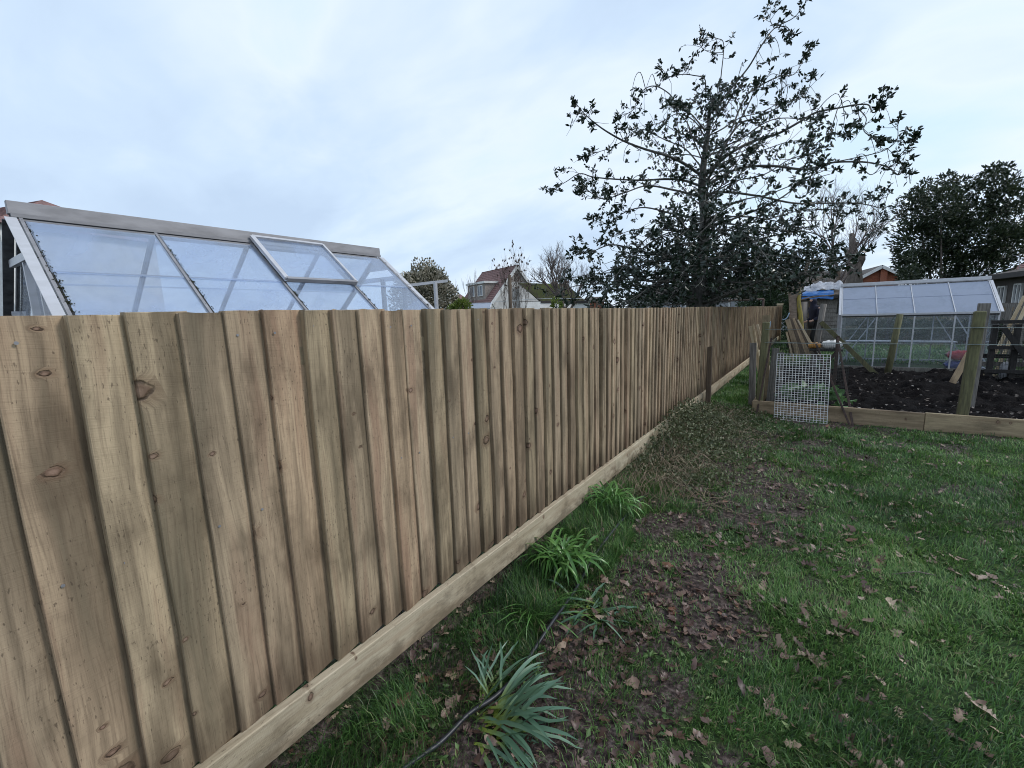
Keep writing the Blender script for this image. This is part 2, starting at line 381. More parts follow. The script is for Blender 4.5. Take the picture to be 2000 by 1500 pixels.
def leafmat(name, stops, rough=0.5, trans=0.25, spec=0.4, tts=None):
    b = NB(name); r = b.attr('rnd')
    col = b.ramp(r, stops)
    if tts: col = b.mix(b.mapr(b.attr('tt'), tts[0], tts[1], 1.0, 0.0), col, tts[2])
    b.fin(col, rough, 0, spec)
    if trans:
        tr = b.n('BsdfTranslucent'); b.set(tr.inputs[0], col); ms = b.n('MixShader'); ms.inputs[0].default_value = trans
        b.t.links.new(b.b.outputs[0], ms.inputs[1]); b.t.links.new(tr.outputs[0], ms.inputs[2]); b.t.links.new(ms.outputs[0], b.o.inputs[0])
    return b.m
M['grass'] = leafmat('grass_blades', [(0.0, (0.022, 0.050, 0.018)), (0.36, (0.062, 0.15, 0.034)), (0.66, (0.145, 0.285, 0.072)), (0.93, (0.28, 0.38, 0.14)), (1.0, (0.30, 0.25, 0.15))], 0.42, 0.3, 0.45)
M['daff'] = leafmat('strap_leaf', [(0.0, (0.055, 0.12, 0.07)), (0.6, (0.10, 0.195, 0.125)), (1.0, (0.18, 0.29, 0.20))], 0.42, 0.2, 0.5, (0.0, 0.45, (0.27, 0.34, 0.055)))
M['lily'] = leafmat('bright_strap_leaf', [(0.0, (0.045, 0.125, 0.028)), (0.6, (0.095, 0.225, 0.05)), (1.0, (0.19, 0.35, 0.10))], 0.32, 0.2, 0.5)
M['holly'] = leafmat('holly_leaf', [(0.0, (0.010, 0.020, 0.012)), (0.6, (0.020, 0.038, 0.021)), (0.9, (0.032, 0.055, 0.028)), (1.0, (0.055, 0.06, 0.03))], 0.33, 0.06, 0.55)
M['evergreen'] = leafmat('evergreen_leaf', [(0.0, (0.012, 0.022, 0.011)), (0.5, (0.027, 0.044, 0.020)), (1.0, (0.070, 0.082, 0.034))], 0.45, 0.1, 0.4)
M['conifer'] = leafmat('conifer_spray', [(0.0, (0.022, 0.042, 0.02)), (0.6, (0.05, 0.085, 0.038)), (1.0, (0.085, 0.12, 0.06))], 0.6, 0.15, 0.3)
M['creamleaf'] = leafmat('blossom_shrub_leaf', [(0.0, (0.03, 0.036, 0.02)), (0.30, (0.075, 0.08, 0.045)), (0.38, (0.30, 0.275, 0.21)), (1.0, (0.62, 0.57, 0.47))], 0.6, 0.1, 0.3)
M['limeleaf'] = leafmat('yellow_green_leaf', [(0.0, (0.06, 0.10, 0.02)), (1.0, (0.24, 0.30, 0.06))], 0.5, 0.25, 0.4)
M['bramble'] = leafmat('ground_cover_leaf', [(0.0, (0.04, 0.045, 0.025)), (0.4, (0.095, 0.115, 0.052)), (0.75, (0.18, 0.20, 0.115)), (1.0, (0.30, 0.25, 0.18))], 0.55, 0.2, 0.4)
M['seed'] = leafmat('brown_seed_head', [(0.0, (0.09, 0.06, 0.05)), (1.0, (0.17, 0.12, 0.10))], 0.8, 0.1, 0.2)
M['veg'] = leafmat('cabbage_leaf', [(0.0, (0.06, 0.14, 0.045)), (1.0, (0.17, 0.30, 0.13))], 0.45, 0.2, 0.4)

def oakmat(name, a, b_, c):
    b = NB(name); p = b.obj(); r = b.rnd()
    col = b.ramp(r, [(0.0, a), (0.5, b_), (1.0, c)])
    f = b.noise(p, 28.0, 4.0, 0.6); col = b.mix(b.mapr(f, 0.45, 0.7, 0.0, 0.6), col, tuple(q * 0.45 for q in a))
    b.bump(f, 0.3, 0.004); return b.fin(col, 0.5, 0, 0.45)
M['oakdark'] = oakmat('dark_wet_oak_leaf', (0.05, 0.027, 0.022), (0.10, 0.054, 0.043), (0.165, 0.098, 0.078))
M['oaktan'] = oakmat('tan_oak_leaf', (0.19, 0.125, 0.095), (0.28, 0.195, 0.15), (0.38, 0.30, 0.23))
M['oakrust'] = oakmat('rust_brown_oak_leaf', (0.13, 0.055, 0.03), (0.18, 0.09, 0.055), (0.23, 0.12, 0.075))

def glassmat(name, dirt, dcol, tint=(0.94, 0.965, 0.995), lo=0.3, hi=0.75, extra=0.0):
    b = NB(name); p = b.obj(); r = b.rnd(); x = b.sep(p)
    v = b.vec(b.math('ADD', x[0], b.math('MULTIPLY', r, 13.0)), x[1], b.math('MULTIPLY', x[2], 1.0))
    f = b.noise(v, 2.2, 5.0, 0.55, 0.4)
    fac = b.mapr(f, lo, hi, dirt * 0.45, dirt)
    tr = b.n('BsdfTransparent'); b.set(tr.inputs[0], tint)
    gl = b.n('BsdfGlossy'); b.set(gl.inputs['Roughness'], 0.03)
    lw = b.n('LayerWeight'); lw.inputs[0].default_value = 0.5; fr_ = b.math('MULTIPLY_ADD', b.math('POWER', lw.outputs['Facing'], 4.0), 0.85, 0.04)
    m1 = b.n('MixShader'); b.set(m1.inputs[0], b.math('ADD', fr_, extra)); b.t.links.new(tr.outputs[0], m1.inputs[1]); b.t.links.new(gl.outputs[0], m1.inputs[2])
    df = b.n('BsdfDiffuse'); b.set(df.inputs[0], dcol); tl = b.n('BsdfTranslucent'); b.set(tl.inputs[0], dcol)
    m2 = b.n('MixShader'); m2.inputs[0].default_value = 0.45; b.t.links.new(df.outputs[0], m2.inputs[1]); b.t.links.new(tl.outputs[0], m2.inputs[2])
    m3 = b.n('MixShader'); b.set(m3.inputs[0], fac); b.t.links.new(m1.outputs[0], m3.inputs[1]); b.t.links.new(m2.outputs[0], m3.inputs[2])
    b.t.links.new(m3.outputs[0], b.o.inputs[0]); return b.m
M['glassroof'] = glassmat('algae_filmed_glass', 0.34, (0.56, 0.69, 0.93), lo=0.42, hi=0.66, extra=0.05)
M['glassroof2'] = glassmat('clouded_roof_glass', 0.80, (0.50, 0.55, 0.66), lo=0.2, hi=0.6)
M['glasswall'] = glassmat('dusty_wall_glass', 0.10, (0.55, 0.58, 0.60))

def groundmat():
    b = NB('lawn_earth'); p = b.obj(); mud = b.attr('mud')
    f = b.noise(p, 9.0, 6.0, 0.65); f2 = b.noise(p, 45.0, 4.0, 0.6)
    earth = b.ramp(f2, [(0.32, (0.012, 0.009, 0.008)), (0.5, (0.05, 0.036, 0.032)), (0.66, (0.13, 0.10, 0.092))])
    thatch = b.ramp(f2, [(0.32, (0.010, 0.018, 0.008)), (0.52, (0.030, 0.056, 0.017)), (0.68, (0.075, 0.105, 0.036))])
    k = b.mapr(b.math('ADD', mud, b.math('MULTIPLY', b.math('SUBTRACT', f, 0.5), 0.9)), 0.25, 0.65)
    col = b.mix(k, thatch, earth)
    b.bump(b.math('ADD', f2, b.math('MULTIPLY', f, 1.5)), 0.7, 0.02)
    return b.fin(col, b.mapr(k, 0.0, 1.0, 0.92, 0.72), 0, 0.18)
M['ground'] = groundmat()
def soilmat():
    b = NB('dark_garden_soil'); p = b.obj(); f = b.noise(p, 14.0, 6.0, 0.7); f2 = b.noise(p, 70.0, 3.0, 0.6)
    col = b.ramp(f2, [(0.3, (0.003, 0.0026, 0.003)), (0.55, (0.010, 0.0085, 0.009)), (0.72, (0.023, 0.019, 0.019)), (0.84, (0.06, 0.052, 0.05))])
    b.bump(b.math('ADD', f, f2), 0.9, 0.03); return b.fin(col, 0.95, 0, 0.08)
M['soil'] = soilmat()

# ------------------------------------------------------------------ the ground
XF = -1.60                                  # face of the fence
def mudmask(x, y):
    x, y = np.asarray(x, float), np.asarray(y, float)
    c = -0.78 + 0.13 * (y - 1.5)
    m = 0.62 * np.exp(-((x - c) / 0.45) ** 2) * sstep(9.5, 7.5, y)
    m = m * (0.1 + 0.9 * vn(x, y, 1.7, 3) + 0.9 * sstep(0.4, 0.65, vn(x, y, 4.2, 13))) + 0.45 * sstep(-1.25, -1.5, x) * sstep(7, 5, y)
    m = m + 0.32 * np.exp(-((x + 0.92) / 0.5) ** 2) * sstep(8, 6, y) * (0.3 + 1.2 * vn(x, y, 2.9, 23))
    m = m + 0.45 * np.exp(-((x + 0.1) / 0.22) ** 2 - ((y - 4.6) / 0.8) ** 2)
    m = m + 0.25 * sstep(0.58, 0.78, vn(x, y, 1.3, 9)) + 0.5 * sstep(0.60, 0.85, vn(x, y, 3.7, 19)) + 0.2 * (vn(x, y, 6.5, 5) - 0.5)
    m = m + 0.4 * sstep(7.6, 7.95, y) * sstep(8.3, 8.0, y) * sstep(-1.2, -0.8, x)
    return np.clip(m, 0, 1)
def gh(x, y):
    x, y = np.asarray(x, float), np.asarray(y, float)
    near = sstep(40, 20, np.hypot(x, y))
    h = near * (0.05 * (vn(x, y, 0.9, 1) - 0.5) + 0.022 * (vn(x, y, 4.0, 2) - 0.5) + 0.012 * (vn(x, y, 12, 4) - 0.5))
    return h + 0.15 * sstep(-1.60, -1.78, x) * near
xs = np.concatenate([-np.geomspace(1500, 3.2, 26), np.arange(-3.0, 3.6, 0.045), np.geomspace(3.8, 1500, 26)])
ys = np.concatenate([-np.geomspace(1500, 0.6, 16), np.arange(-0.4, 9.0, 0.055), np.geomspace(9.2, 1500, 34)])
GX, GY = np.meshgrid(xs, ys)
GZ = gh(GX, GY)
Vg = np.stack([GX.ravel(), GY.ravel(), GZ.ravel()], 1)
ny, nx = GX.shape
ii = (np.arange(ny - 1)[:, None] * nx + np.arange(nx - 1)[None]).ravel()
Fg = np.stack([ii, ii + 1, ii + nx + 1, ii + nx], 1)
ground = mesh_np('ground', Vg, Fg, M['ground'], smooth=True)
a_ = ground.data.attributes.new('mud', 'FLOAT', 'POINT'); a_.data.foreach_set('value', mudmask(GX, GY).ravel().astype(np.float32))
tag(ground, kind='structure')

# ------------------------------------------------------------------ the fence
fence = thing('fence', 'long new wooden feather-edge fence running from the left foreground to the far end', 'fence', (XF, 0, 0))
H = 1.49
def board_mesh(k):
    r = np.random.default_rng(100 + k)
    us = np.array([0.0, 0.003, 0.02, 0.05, 0.08, 0.11, 0.14, 0.16]); cup = r.uniform(0.001, 0.007)
    zs = np.linspace(0, H, 7); V = []; F = []
    wx = np.cumsum(r.normal(0, 0.0016, 7)); wy = np.cumsum(r.normal(0, 0.0016, 7))
    m = len(us)
    for i, z in enumerate(zs):
        for j, u in enumerate(us):
            t = u / 0.16; x = 0.039 - 0.031 * t + cup * math.sin(math.pi * t ** 0.8) - (0.003 if j == 0 else 0)
            V.append((x + wx[i], u + wy[i], z + (r.normal(0, 0.0015) if i == 6 else 0)))
        V.append((0.002 + wx[i], 0.16 + wy[i], z)); V.append((wx[i], 0.0 + wy[i], z))
    n = m + 2
    for i in range(6):
        for j in range(n):
            j2 = (j + 1) % n; F.append((i * n + j, i * n + j2, (i + 1) * n + j2, (i + 1) * n + j))
    F.append(tuple(range(n - 1, -1, -1))); F.append(tuple(6 * n + j for j in range(n)))
    me = bpy.data.meshes.new('board'); me.from_pydata(V, [], F); me.update(); me.materials.append(M['fence']); me['cup'] = float(cup); return me
bms = [board_mesh(k) for k in range(9)]
nail = MB(); nail.tube([(0, 0, 0), (0.002, 0, 0)], 0.0045, 8)
nail_o = None
PITCH = 0.1281
k = -5
first_nail = True
while True:
    y = 0.267 + PITCH * k
    if y > 25.6: break
    o = bpy.data.objects.new('board', bms[(k * 5 + k // 3) % 9]); COL.objects.link(o); o.parent = fence
    top = 1.789 - 0.0012 * max(y, 0)
    o.location = (-0.039 + random.uniform(-0.002, 0.002), y + random.uniform(-0.004, 0.004), top - H + random.uniform(-0.005, 0.004) + 0.004 * math.sin(y * 0.9))
    o.rotation_euler = (random.uniform(-0.0025, 0.0025), 0, random.uniform(-0.015, 0.012))
    if -2 <= k <= 16:
        for row, zn in ((0, H - 0.06), (1, 0.80)):
            if row and k % 3 == 1: continue
            if nail_o is None: nail_o = nail.build('nail', M['aludull']); nail_o.parent = o; q = nail_o
            else: q = copy_obj(nail_o, o)
            u = 0.032 + random.uniform(-0.010, 0.016); t = u / 0.16
            q.location = (0.039 - 0.031 * t + o.data['cup'] * math.sin(math.pi * t ** 0.8) - 0.0005, u, zn - random.uniform(0, 0.03))
    k += 1
# gravel boards, butted end to end
def gravel_mesh(L_, r):
    b = MB(); n = 14; pts = []
    for i in range(n + 1):
        y = L_ * i / n; d = r.normal(0, 0.0015, 3)
        pts.append([(0, y, 0 + d[0]), (0.034 + d[1], y, d[0]), (0.038 + d[1], y, 0.004 + d[0]), (0.038 + d[1], y, 0.168 + d[2]), (0.034 + d[1], y, 0.172 + d[2]), (0, y, 0.172 + d[2])])
    for p in pts: b.v += p
    for i in range(n):
        for j in range(6):
            j2 = (j + 1) % 6; b.f.append((i * 6 + j, i * 6 + j2, (i + 1) * 6 + j2, (i + 1) * 6 + j)); b.sm.append(False)
    b.f.append((5, 4, 3, 2, 1, 0)); b.f.append(tuple(n * 6 + j for j in range(6))); b.sm += [False, False]
    return b
for i, y0 in enumerate([-1.9, 1.0 + 3.0, 7.6, 11.2, 14.8, 18.4, 22.0]):
    ends = [-1.9, 4.0, 7.6, 11.2, 14.8, 18.4, 22.0, 25.7]
    o = gravel_mesh(ends[i + 1] - y0 - 0.004, np.random.default_rng(40 + i)).build('gravel_board', M['gravel'])
    o.parent = fence; o.location = (-0.008, y0, 0.124 - 0.002 * y0 * 0.5)
for y in (0.5, 4.02, 7.55, 8.0 + 3.2, 14.8, 18.4, 22.0, 25.5):
    o = MB().box(-0.125, -0.045, -0.1, -0.035, 0.045, 1.72).build('post', M['brownwood']); o.parent = fence; o.location = (0, y, 0)
for z in (0.5, 1.1, 1.62):
    o = MB().bar((XF - 0.055, -1.9, z), (XF - 0.055, 25.6, z), 0.05, 0.07).build('rail', M['brownwood'], fence)
o = MB().box(XF - 0.13, 25.64, 0.02, XF + 0.10, 25.80, 1.80).build('end_post', M['brownwood'], fence)
o = MB().box(XF - 0.14, 25.63, 1.805, XF + 0.13, 25.82, 1.90).build('post_cap', M['pale'], fence)

# ------------------------------------------------------------------ grass
def blades(N, xlo, xhi, ylo, yhi, lmin, lmax, wd, nearpow=2.0, accept=None, lean=0.7, seed=1):
    r = np.random.default_rng(seed)
    n = int(N * 3.0)
    # radius weighted towards the camera
    u = r.random(n); y = ylo * (yhi / ylo) ** u if nearpow == 2.0 else ylo + (yhi - ylo) * u
    x = r.uniform(xlo, xhi, n)
    keep = r.random(n) < accept(x, y)
    x, y = x[keep][:N], y[keep][:N]; n = len(x)
    z = gh(x, y)
    az = 9.0 * vn(x, y, 3.2, 15) + r.normal(0, 1.0, n); ln = r.uniform(lmin, lmax, n) * (0.6 + 0.9 * vn(x, y, 2.2, 6))
    tilt = r.uniform(0.15, 1.25, n) * lean; d = np.stack([np.cos(az), np.sin(az)], 1)
    wv = wd * r.uniform(0.7, 1.3, n) * (0.6 + 0.16 * y); s_ = np.stack([-d[:, 1], d[:, 0]], 1) * wv[:, None] / 2
    B = np.stack([x, y, z - 0.004], 1)
    mid = B.copy(); mid[:, :2] += d * (ln * 0.5 * np.sin(tilt * 0.7))[:, None]; mid[:, 2] += ln * 0.55 * np.cos(tilt * 0.7)
    tip = mid.copy(); tip[:, :2] += d * (ln * 0.5 * np.sin(tilt * 1.5))[:, None]; tip[:, 2] += ln * 0.5 * np.cos(np.minimum(tilt * 1.5, 1.75))
    def off(P, q): R_ = P.copy(); R_[:, :2] += s_ * q; return R_
    V = np.stack([off(B, -1), off(B, 1), off(mid, 0.8), off(mid, -0.8), tip], 1).reshape(-1, 3)
    i = np.arange(n) * 5
    F = np.concatenate([np.stack([i, i + 1, i + 2], 1), np.stack([i, i + 2, i + 3], 1), np.stack([i + 3, i + 2, i + 4], 1)])
    patch = vn(x, y, 1.1, 8) * 0.6 + vn(x, y, 5, 7) * 0.25
    rv = np.clip(0.8 * patch + r.normal(0.10, 0.22, n), 0, 1); rv = np.where(r.random(n) < 0.03, 1.0, np.minimum(rv, 0.93))
    return V, F, np.repeat(rv, 5)
def acc(x, y):
    inside = (x > XF + 0.0) & (x < 1.15 * y + 0.9) & (y < 8.05)
    nearf = (x > -2.5 * y + 1.2) | True
    m = mudmask(x, y)
    return np.where(inside, np.clip(1.05 - 0.95 * m, 0.16, 1) * (0.55 + 0.9 * sstep(0.3, 0.6, vn(x, y, 6.0, 51))), 0) * np.where((y < 1.0) & (x < -1.62), 0, 1)
parts = [blades(310000, XF, 8.0, 0.75, 8.1, 0.022, 0.062, 0.0040, accept=acc, lean=0.95, seed=1)]
# taller rough tufts at the foot of the fence
def acc2(x, y):
    return np.where((x < -1.22 + 0.22 * vn(x, y, 3, 2)) & (y < 8.1), 0.12 + 0.88 * sstep(0.30, 0.58, vn(x, y, 2.6, 11)), 0)
parts.append(blades(42000, XF + 0.02, -0.95, 0.32, 8.1, 0.045, 0.13, 0.0042, accept=acc2, lean=0.85, seed=2))
parts.append(blades(9000, -1.80, -1.52, 0.3, 6.5, 0.02, 0.06, 0.004, accept=lambda x, y: 0.2 + 0.8 * vn(x, y, 5, 3), lean=0.9, seed=12))
# the strip beyond, between the vegetable bed and the fence
def acc3(x, y): return np.where((x < -0.85) & (y > 8), 1.0, 0)
parts.append(blades(16000, XF, -0.85, 8.0, 16, 0.04, 0.10, 0.004, nearpow=1, accept=acc3, seed=3))
# rough grass beyond the greenhouse
def acc4(x, y): return np.where(y > 16.6, 1.0, 0)
parts.append(blades(16000, -1.5, 8, 16.5, 24, 0.05, 0.12, 0.008, nearpow=1, accept=acc4, seed=4))
off = 0; VV, FF, RR = [], [], []
for V, F, R_ in parts: VV.append(V); FF.append(F + off); RR.append(R_); off += len(V)
grass = mesh_np('grass', np.concatenate(VV), np.concatenate(FF), M['grass'], rnd=np.concatenate(RR)); tag(grass, kind='stuff')

# ------------------------------------------------------------------ leaf clouds
def leafcloud(name, P, D, length, width, mat, parent=None, kind=None, seed=0, fold=0.25, loc=None, spread=1.0, oval=False):
    r = np.random.default_rng(seed); P = np.asarray(P); n = len(P)
    D = D + r.normal(0, 0.45 * spread, (n, 3)); D /= np.linalg.norm(D, axis=1, keepdims=True) + 1e-9
    q = r.normal(0, 1, (n, 3)); sd_ = np.cross(D, q); sd_ /= np.linalg.norm(sd_, axis=1, keepdims=True) + 1e-9
    nn = np.cross(sd_, D); ln = length * r.uniform(0.65, 1.3, n)[:, None]; wd = width * r.uniform(0.7, 1.25, n)[:, None]
    base = P; tip = P + D * ln - nn * ln * 0.12; m = P + D * ln * 0.48
    lf = m + sd_ * wd / 2 + nn * wd * fold; rt = m - sd_ * wd / 2 + nn * wd * fold
    if oval:
        q1, q2 = P + D * ln * 0.22, P + D * ln * 0.72 - nn * ln * 0.05
        e = lambda c, k_, sg: c + sg * sd_ * wd * 0.5 * k_ + nn * wd * fold * k_
        V = np.stack([base, e(q1, 0.72, -1), e(m, 1.0, -1), e(q2, 0.75, -1), tip, e(q2, 0.75, 1), e(m, 1.0, 1), e(q1, 0.72, 1)], 1).reshape(-1, 3); i = np.arange(n) * 8
        F = np.concatenate([np.stack([i, i + 1, i + 2, i + 3], 1), np.stack([i, i + 3, i + 4, i + 4], 1)[:0], np.stack([i, i + 3, i + 4, i + 5], 1), np.stack([i, i + 5, i + 6, i + 7], 1)])
        return (lambda o: (o.__setitem__('kind', kind) if kind else None, o)[1])(mesh_np(name, V, F, mat, parent, loc=loc, rnd=np.repeat(np.clip(r.beta(2.0, 2.2, n), 0, 1), 8)))
    V = np.stack([base, rt, tip, lf], 1).reshape(-1, 3); i = np.arange(n) * 4
    F = np.concatenate([np.stack([i, i + 1, i + 2], 1), np.stack([i, i + 2, i + 3], 1)])
    rv = np.repeat(np.clip(r.beta(2.0, 2.2, n), 0, 1), 4)
    o = mesh_np(name, V, F, mat, parent, loc=loc, rnd=rv)
    if kind: o['kind'] = kind
    return o

# ------------------------------------------------------------------ fallen oak leaves
def oak_outline():
    half = [(0.0, 0.012), (0.10, 0.05), (0.20, 0.20), (0.27, 0.13), (0.40, 0.30), (0.48, 0.18), (0.62, 0.34), (0.70, 0.2), (0.82, 0.25), (0.92, 0.12), (1.0, 0.0)]
    return half
def oak_mesh(seed, mat):
    r = np.random.default_rng(seed); half = oak_outline(); n = len(half)
    sc = 1.0; c1, c2, c3 = r.uniform(-0.6, 1.8), r.uniform(-1.5, 3.2), r.uniform(-1.2, 1.2); V = []
    def warp(t, w_):
        z = 0.20 + c1 * 0.4 * (t - 0.5) ** 2 + c2 * w_ * w_ * 1.5 + c3 * w_ * (t - 0.4) + 0.05 * math.sin(9 * t + seed)
        return (t - 0.5, w_, z * 0.6)
    jl = r.uniform(0.55, 1.3, n); jr = r.uniform(0.55, 1.3, n)
    for t, _ in half: V.append(warp(t, 0.0))
    for (t, w_), j in zip(half, jl): V.append(warp(t + 0.03, w_ * j))
    for (t, w_), j in zip(half, jr): V.append(warp(t + 0.03, -w_ * j))
    F = []
    for i in range(n - 1):
        F.append((i, i + 1, n + i + 1, n + i)); F.append((i + 1, i, 2 * n + i, 2 * n + i + 1))
    b = len(V); V += [(-0.5, 0.012, 0.12), (-0.72, 0.01, 0.10), (-0.72, -0.01, 0.10), (-0.5, -0.012, 0.12)]; F.append((b, b + 1, b + 2, b + 3))
    me = bpy.data.meshes.new('oak_leaf'); me.from_pydata(V, [], F)
    zmin = min(v[2] for v in V)
    for v in me.vertices: v.co.z -= zmin
    me.update(); me.materials.append(mat); return me
OAK = {c: [oak_mesh(10 * i + j, M[c]) for j in range(7)] for i, c in enumerate(('oakdark', 'oaktan', 'oakrust'))}
def leaf_xy(n, seed):
    r = np.random.default_rng(seed); out_ = []
    while len(out_) < n:
        y = 0.9 * (8.0 / 0.9) ** r.random(); x = r.uniform(-1.5, 4.2)
        if x > 1.15 * y + 0.6: continue
        c = -0.6 + 0.13 * (y - 1.5)
        p = 0.10 + 0.75 * math.exp(-((x - c) / 0.55) ** 2) + 0.5 * math.exp(-((x + 0.45) / 0.35) ** 2 - ((y - 4.0) / 0.6) ** 2)
        p *= 0.25 + 1.5 * float(sstep(0.42, 0.7, vn(x, y, 2.6, 21)))
        if r.random() < p: out_.append((x, y))
    return out_
LAB = {'oakdark': ('dark purple-brown wet oak leaf lying on the muddy lawn', 'dark wet oak leaves fallen on the lawn'),
       'oaktan': ('pale tan dry oak leaf lying on the green lawn', 'tan oak leaves fallen on the lawn'),
       'oakrust': ('reddish rust-brown oak leaf lying on the lawn', 'rust-brown oak leaves fallen on the lawn')}
for (x, y) in leaf_xy(298, 5):
    c = -0.6 + 0.13 * (y - 1.5)
    pd = 0.85 * math.exp(-((x - c) / 0.75) ** 2) if x < c + 0.5 or y > 2.2 else 0.6
    u = random.random()
    kd = 'oakdark' if u < pd else ('oakrust' if u < pd + 0.15 else 'oaktan')
    o = bpy.data.objects.new('oak_leaf', random.choice(OAK[kd])); COL.objects.link(o)
    s = random.uniform(0.052, 0.10); o.scale = (s, s * random.uniform(0.75, 1.1), s * random.uniform(0.6, 1.1))
    o.location = (x, y, float(gh(x, y)) + random.uniform(0.008, 0.02))
    o.rotation_euler = (random.uniform(-0.3, 0.3), random.uniform(-0.3, 0.3), random.uniform(0, 6.28))
    tag(o, LAB[kd][0], 'leaf', LAB[kd][1])
# small bits and broken leaves: one mass
M['litter'] = leafmat('broken_leaf_bits', [(0.0, (0.04, 0.022, 0.018)), (0.45, (0.10, 0.055, 0.042)), (0.75, (0.19, 0.12, 0.085)), (1.0, (0.36, 0.27, 0.19))], 0.45, 0.05, 0.5)
def litter(pts_, s0, s1, seed):
    r = np.random.default_rng(seed); VV, FF, RR, n0 = [], [], [], 0
    src = []
    for me in OAK['oakdark']:
        v = np.array([q.co[:] for q in me.vertices])[:-4]; f = np.array([list(p.vertices) for p in me.polygons][:-1]); src.append((v, f))
    for x_, y_ in pts_:
        v, f = src[r.integers(len(src))]; f = f[r.random(len(f)) < r.choice([1.0, 0.75, 0.5])]
        sc = r.uniform(s0, s1); a = r.uniform(0, 6.28); t1, t2 = r.normal(0, 0.3, 2); w_ = v * np.array([sc, sc * r.uniform(.7, 1.1), sc * r.uniform(.6, 1.5)])
        w_ = np.column_stack([w_[:, 0] * math.cos(a) - w_[:, 1] * math.sin(a), w_[:, 0] * math.sin(a) + w_[:, 1] * math.cos(a), w_[:, 2]])
        w_[:, 2] += w_[:, 0] * t1 + w_[:, 1] * t2; w_[:, 2] -= w_[:, 2].min() * 0.7
        VV.append(w_ + np.array([x_, y_, float(gh(x_, y_)) + 0.008])); FF.append(f + n0); n0 += len(v)
        dk = math.exp(-((x_ + 0.6 - 0.13 * (y_ - 1.5)) / 0.7) ** 2); RR.append(np.full(len(v), np.clip(r.beta(2, 2.0) * (1.22 - 0.45 * dk), 0, 1)))
    return tag(mesh_np('leaf_litter', np.concatenate(VV), np.concatenate(FF), M['litter'], rnd=np.concatenate(RR)), kind='stuff')
_q = np.random.default_rng(91)
edge = [(a, b) for a, b in zip(_q.uniform(-1.68, -1.05, 420), 0.45 + 4.5 * _q.random(420) ** 1.3)]
wide = [(a, b) for a, b in zip(_q.uniform(-0.9, 5.0, 1500), 1.2 * (8.0 / 1.2) ** _q.random(1500)) if a < 1.15 * b + 0.6]
litter(leaf_xy(1500, 6) + edge + wide, 0.032, 0.082, 3)
M['weed'] = leafmat('lawn_weed_leaf', [(0.0, (0.05, 0.10, 0.03)), (0.6, (0.12, 0.20, 0.06)), (1.0, (0.24, 0.30, 0.12))], 0.5, 0.2, 0.4)
_x, _y = [], []
for _ in range(240):
    a, b = _q.uniform(-1.4, 4.5), 1.0 * 8.0 ** _q.random()
    for __ in range(_q.integers(5, 16)): _x.append(a + _q.normal(0, 0.035)); _y.append(b + _q.normal(0, 0.035))
_x, _y = np.array(_x), np.array(_y)
leafcloud('weeds', np.column_stack([_x, _y, gh(_x, _y) + 0.012]), np.column_stack([_q.normal(0, 1, (len(_x), 2)), np.full(len(_x), 0.25)]), 0.034, 0.020, M['weed'], kind='stuff', seed=31, spread=0.3)

# ------------------------------------------------------------------ plants at the foot of the fence
def strap_mesh(seed, rise, droop, width, mat, name='leaf', yel=None):
    r = np.random.default_rng(seed); n = 9; V = []; T = []
    ang = rise; p = np.array([0.0, 0.0]); side = 0.0; pts = []
    for i in range(n):
        t = i / (n - 1); pts.append((p[0], side, p[1], t)); p = p + np.array([math.cos(ang), math.sin(ang)]) / (n - 1)
        ang -= droop * (0.4 + 1.2 * t) / (n - 1); side += r.normal(0, 0.012) + 0.016 * math.sin(seed + 3 * t)
        if p[1] < 0.02: ang = max(ang, 0.0)
    tw = r.uniform(-0.5, 0.5)
    for x, y, z, t in pts:
        wd = width * (0.75 + 0.5 * t if t < 0.5 else 1.0 * (1 - ((t - 0.5) / 0.5) ** 2.5) + 0.0) / 2
        c, s_ = math.cos(tw * t), math.sin(tw * t)
        V += [(x, y - wd * c, z - wd * s_ + wd * 0.25), (x, y, z), (x, y + wd * c, z + wd * s_ + wd * 0.25)]; T += [t] * 3
    F = []
    for i in range(n - 1):
        b = 3 * i; F += [(b, b + 3, b + 4, b + 1), (b + 1, b + 4, b + 5, b + 2)]
    me = bpy.data.meshes.new(name); me.from_pydata(V, [], F)
    a = me.attributes.new('tt', 'FLOAT', 'POINT'); a.data.foreach_set('value', np.array(T, np.float32))
    a = me.attributes.new('rnd', 'FLOAT', 'POINT'); a.data.foreach_set('value', np.full(len(V), r.random(), np.float32))
    me.polygons.foreach_set('use_smooth', np.ones(len(F), bool)); me.update(); me.materials.append(mat); return me
def clump(label, loc, n, mat, azr, lenr, riser, droopr, wid, spread, seed):
    r = random.Random(seed); z = float(gh(loc[0], loc[1]))
    t = thing('bulb_plant', label, 'plant', (loc[0], loc[1], z), 'strap-leaved plants along the fence')
    ms = [strap_mesh(seed * 50 + k, r.uniform(*riser), r.uniform(*droopr), wid * r.uniform(0.8, 1.2), mat) for k in range(10)]
    for i in range(n):
        o = bpy.data.objects.new('leaf', r.choice(ms)); COL.objects.link(o); o.parent = t
        a = azr[0] + (azr[1] - azr[0]) * (i + r.random()) / n
        ln = r.uniform(*lenr); o.scale = (ln, ln * 0.9, ln)
        o.location = (r.gauss(0, spread), r.gauss(0, spread), 0.0); o.rotation_euler = (r.uniform(-0.2, 0.2), r.uniform(-0.15, 0.1), a)
    return t
rd_ = math.radians
clump('flattened blue-green daffodil clump with yellow leaf bases, nearest the camera', (-1.06, 1.28), 46, M['daff'], (rd_(-30), rd_(80)), (0.24, 0.40), (0.25, 0.8), (0.5, 1.5), 0.060, 0.045, 1)
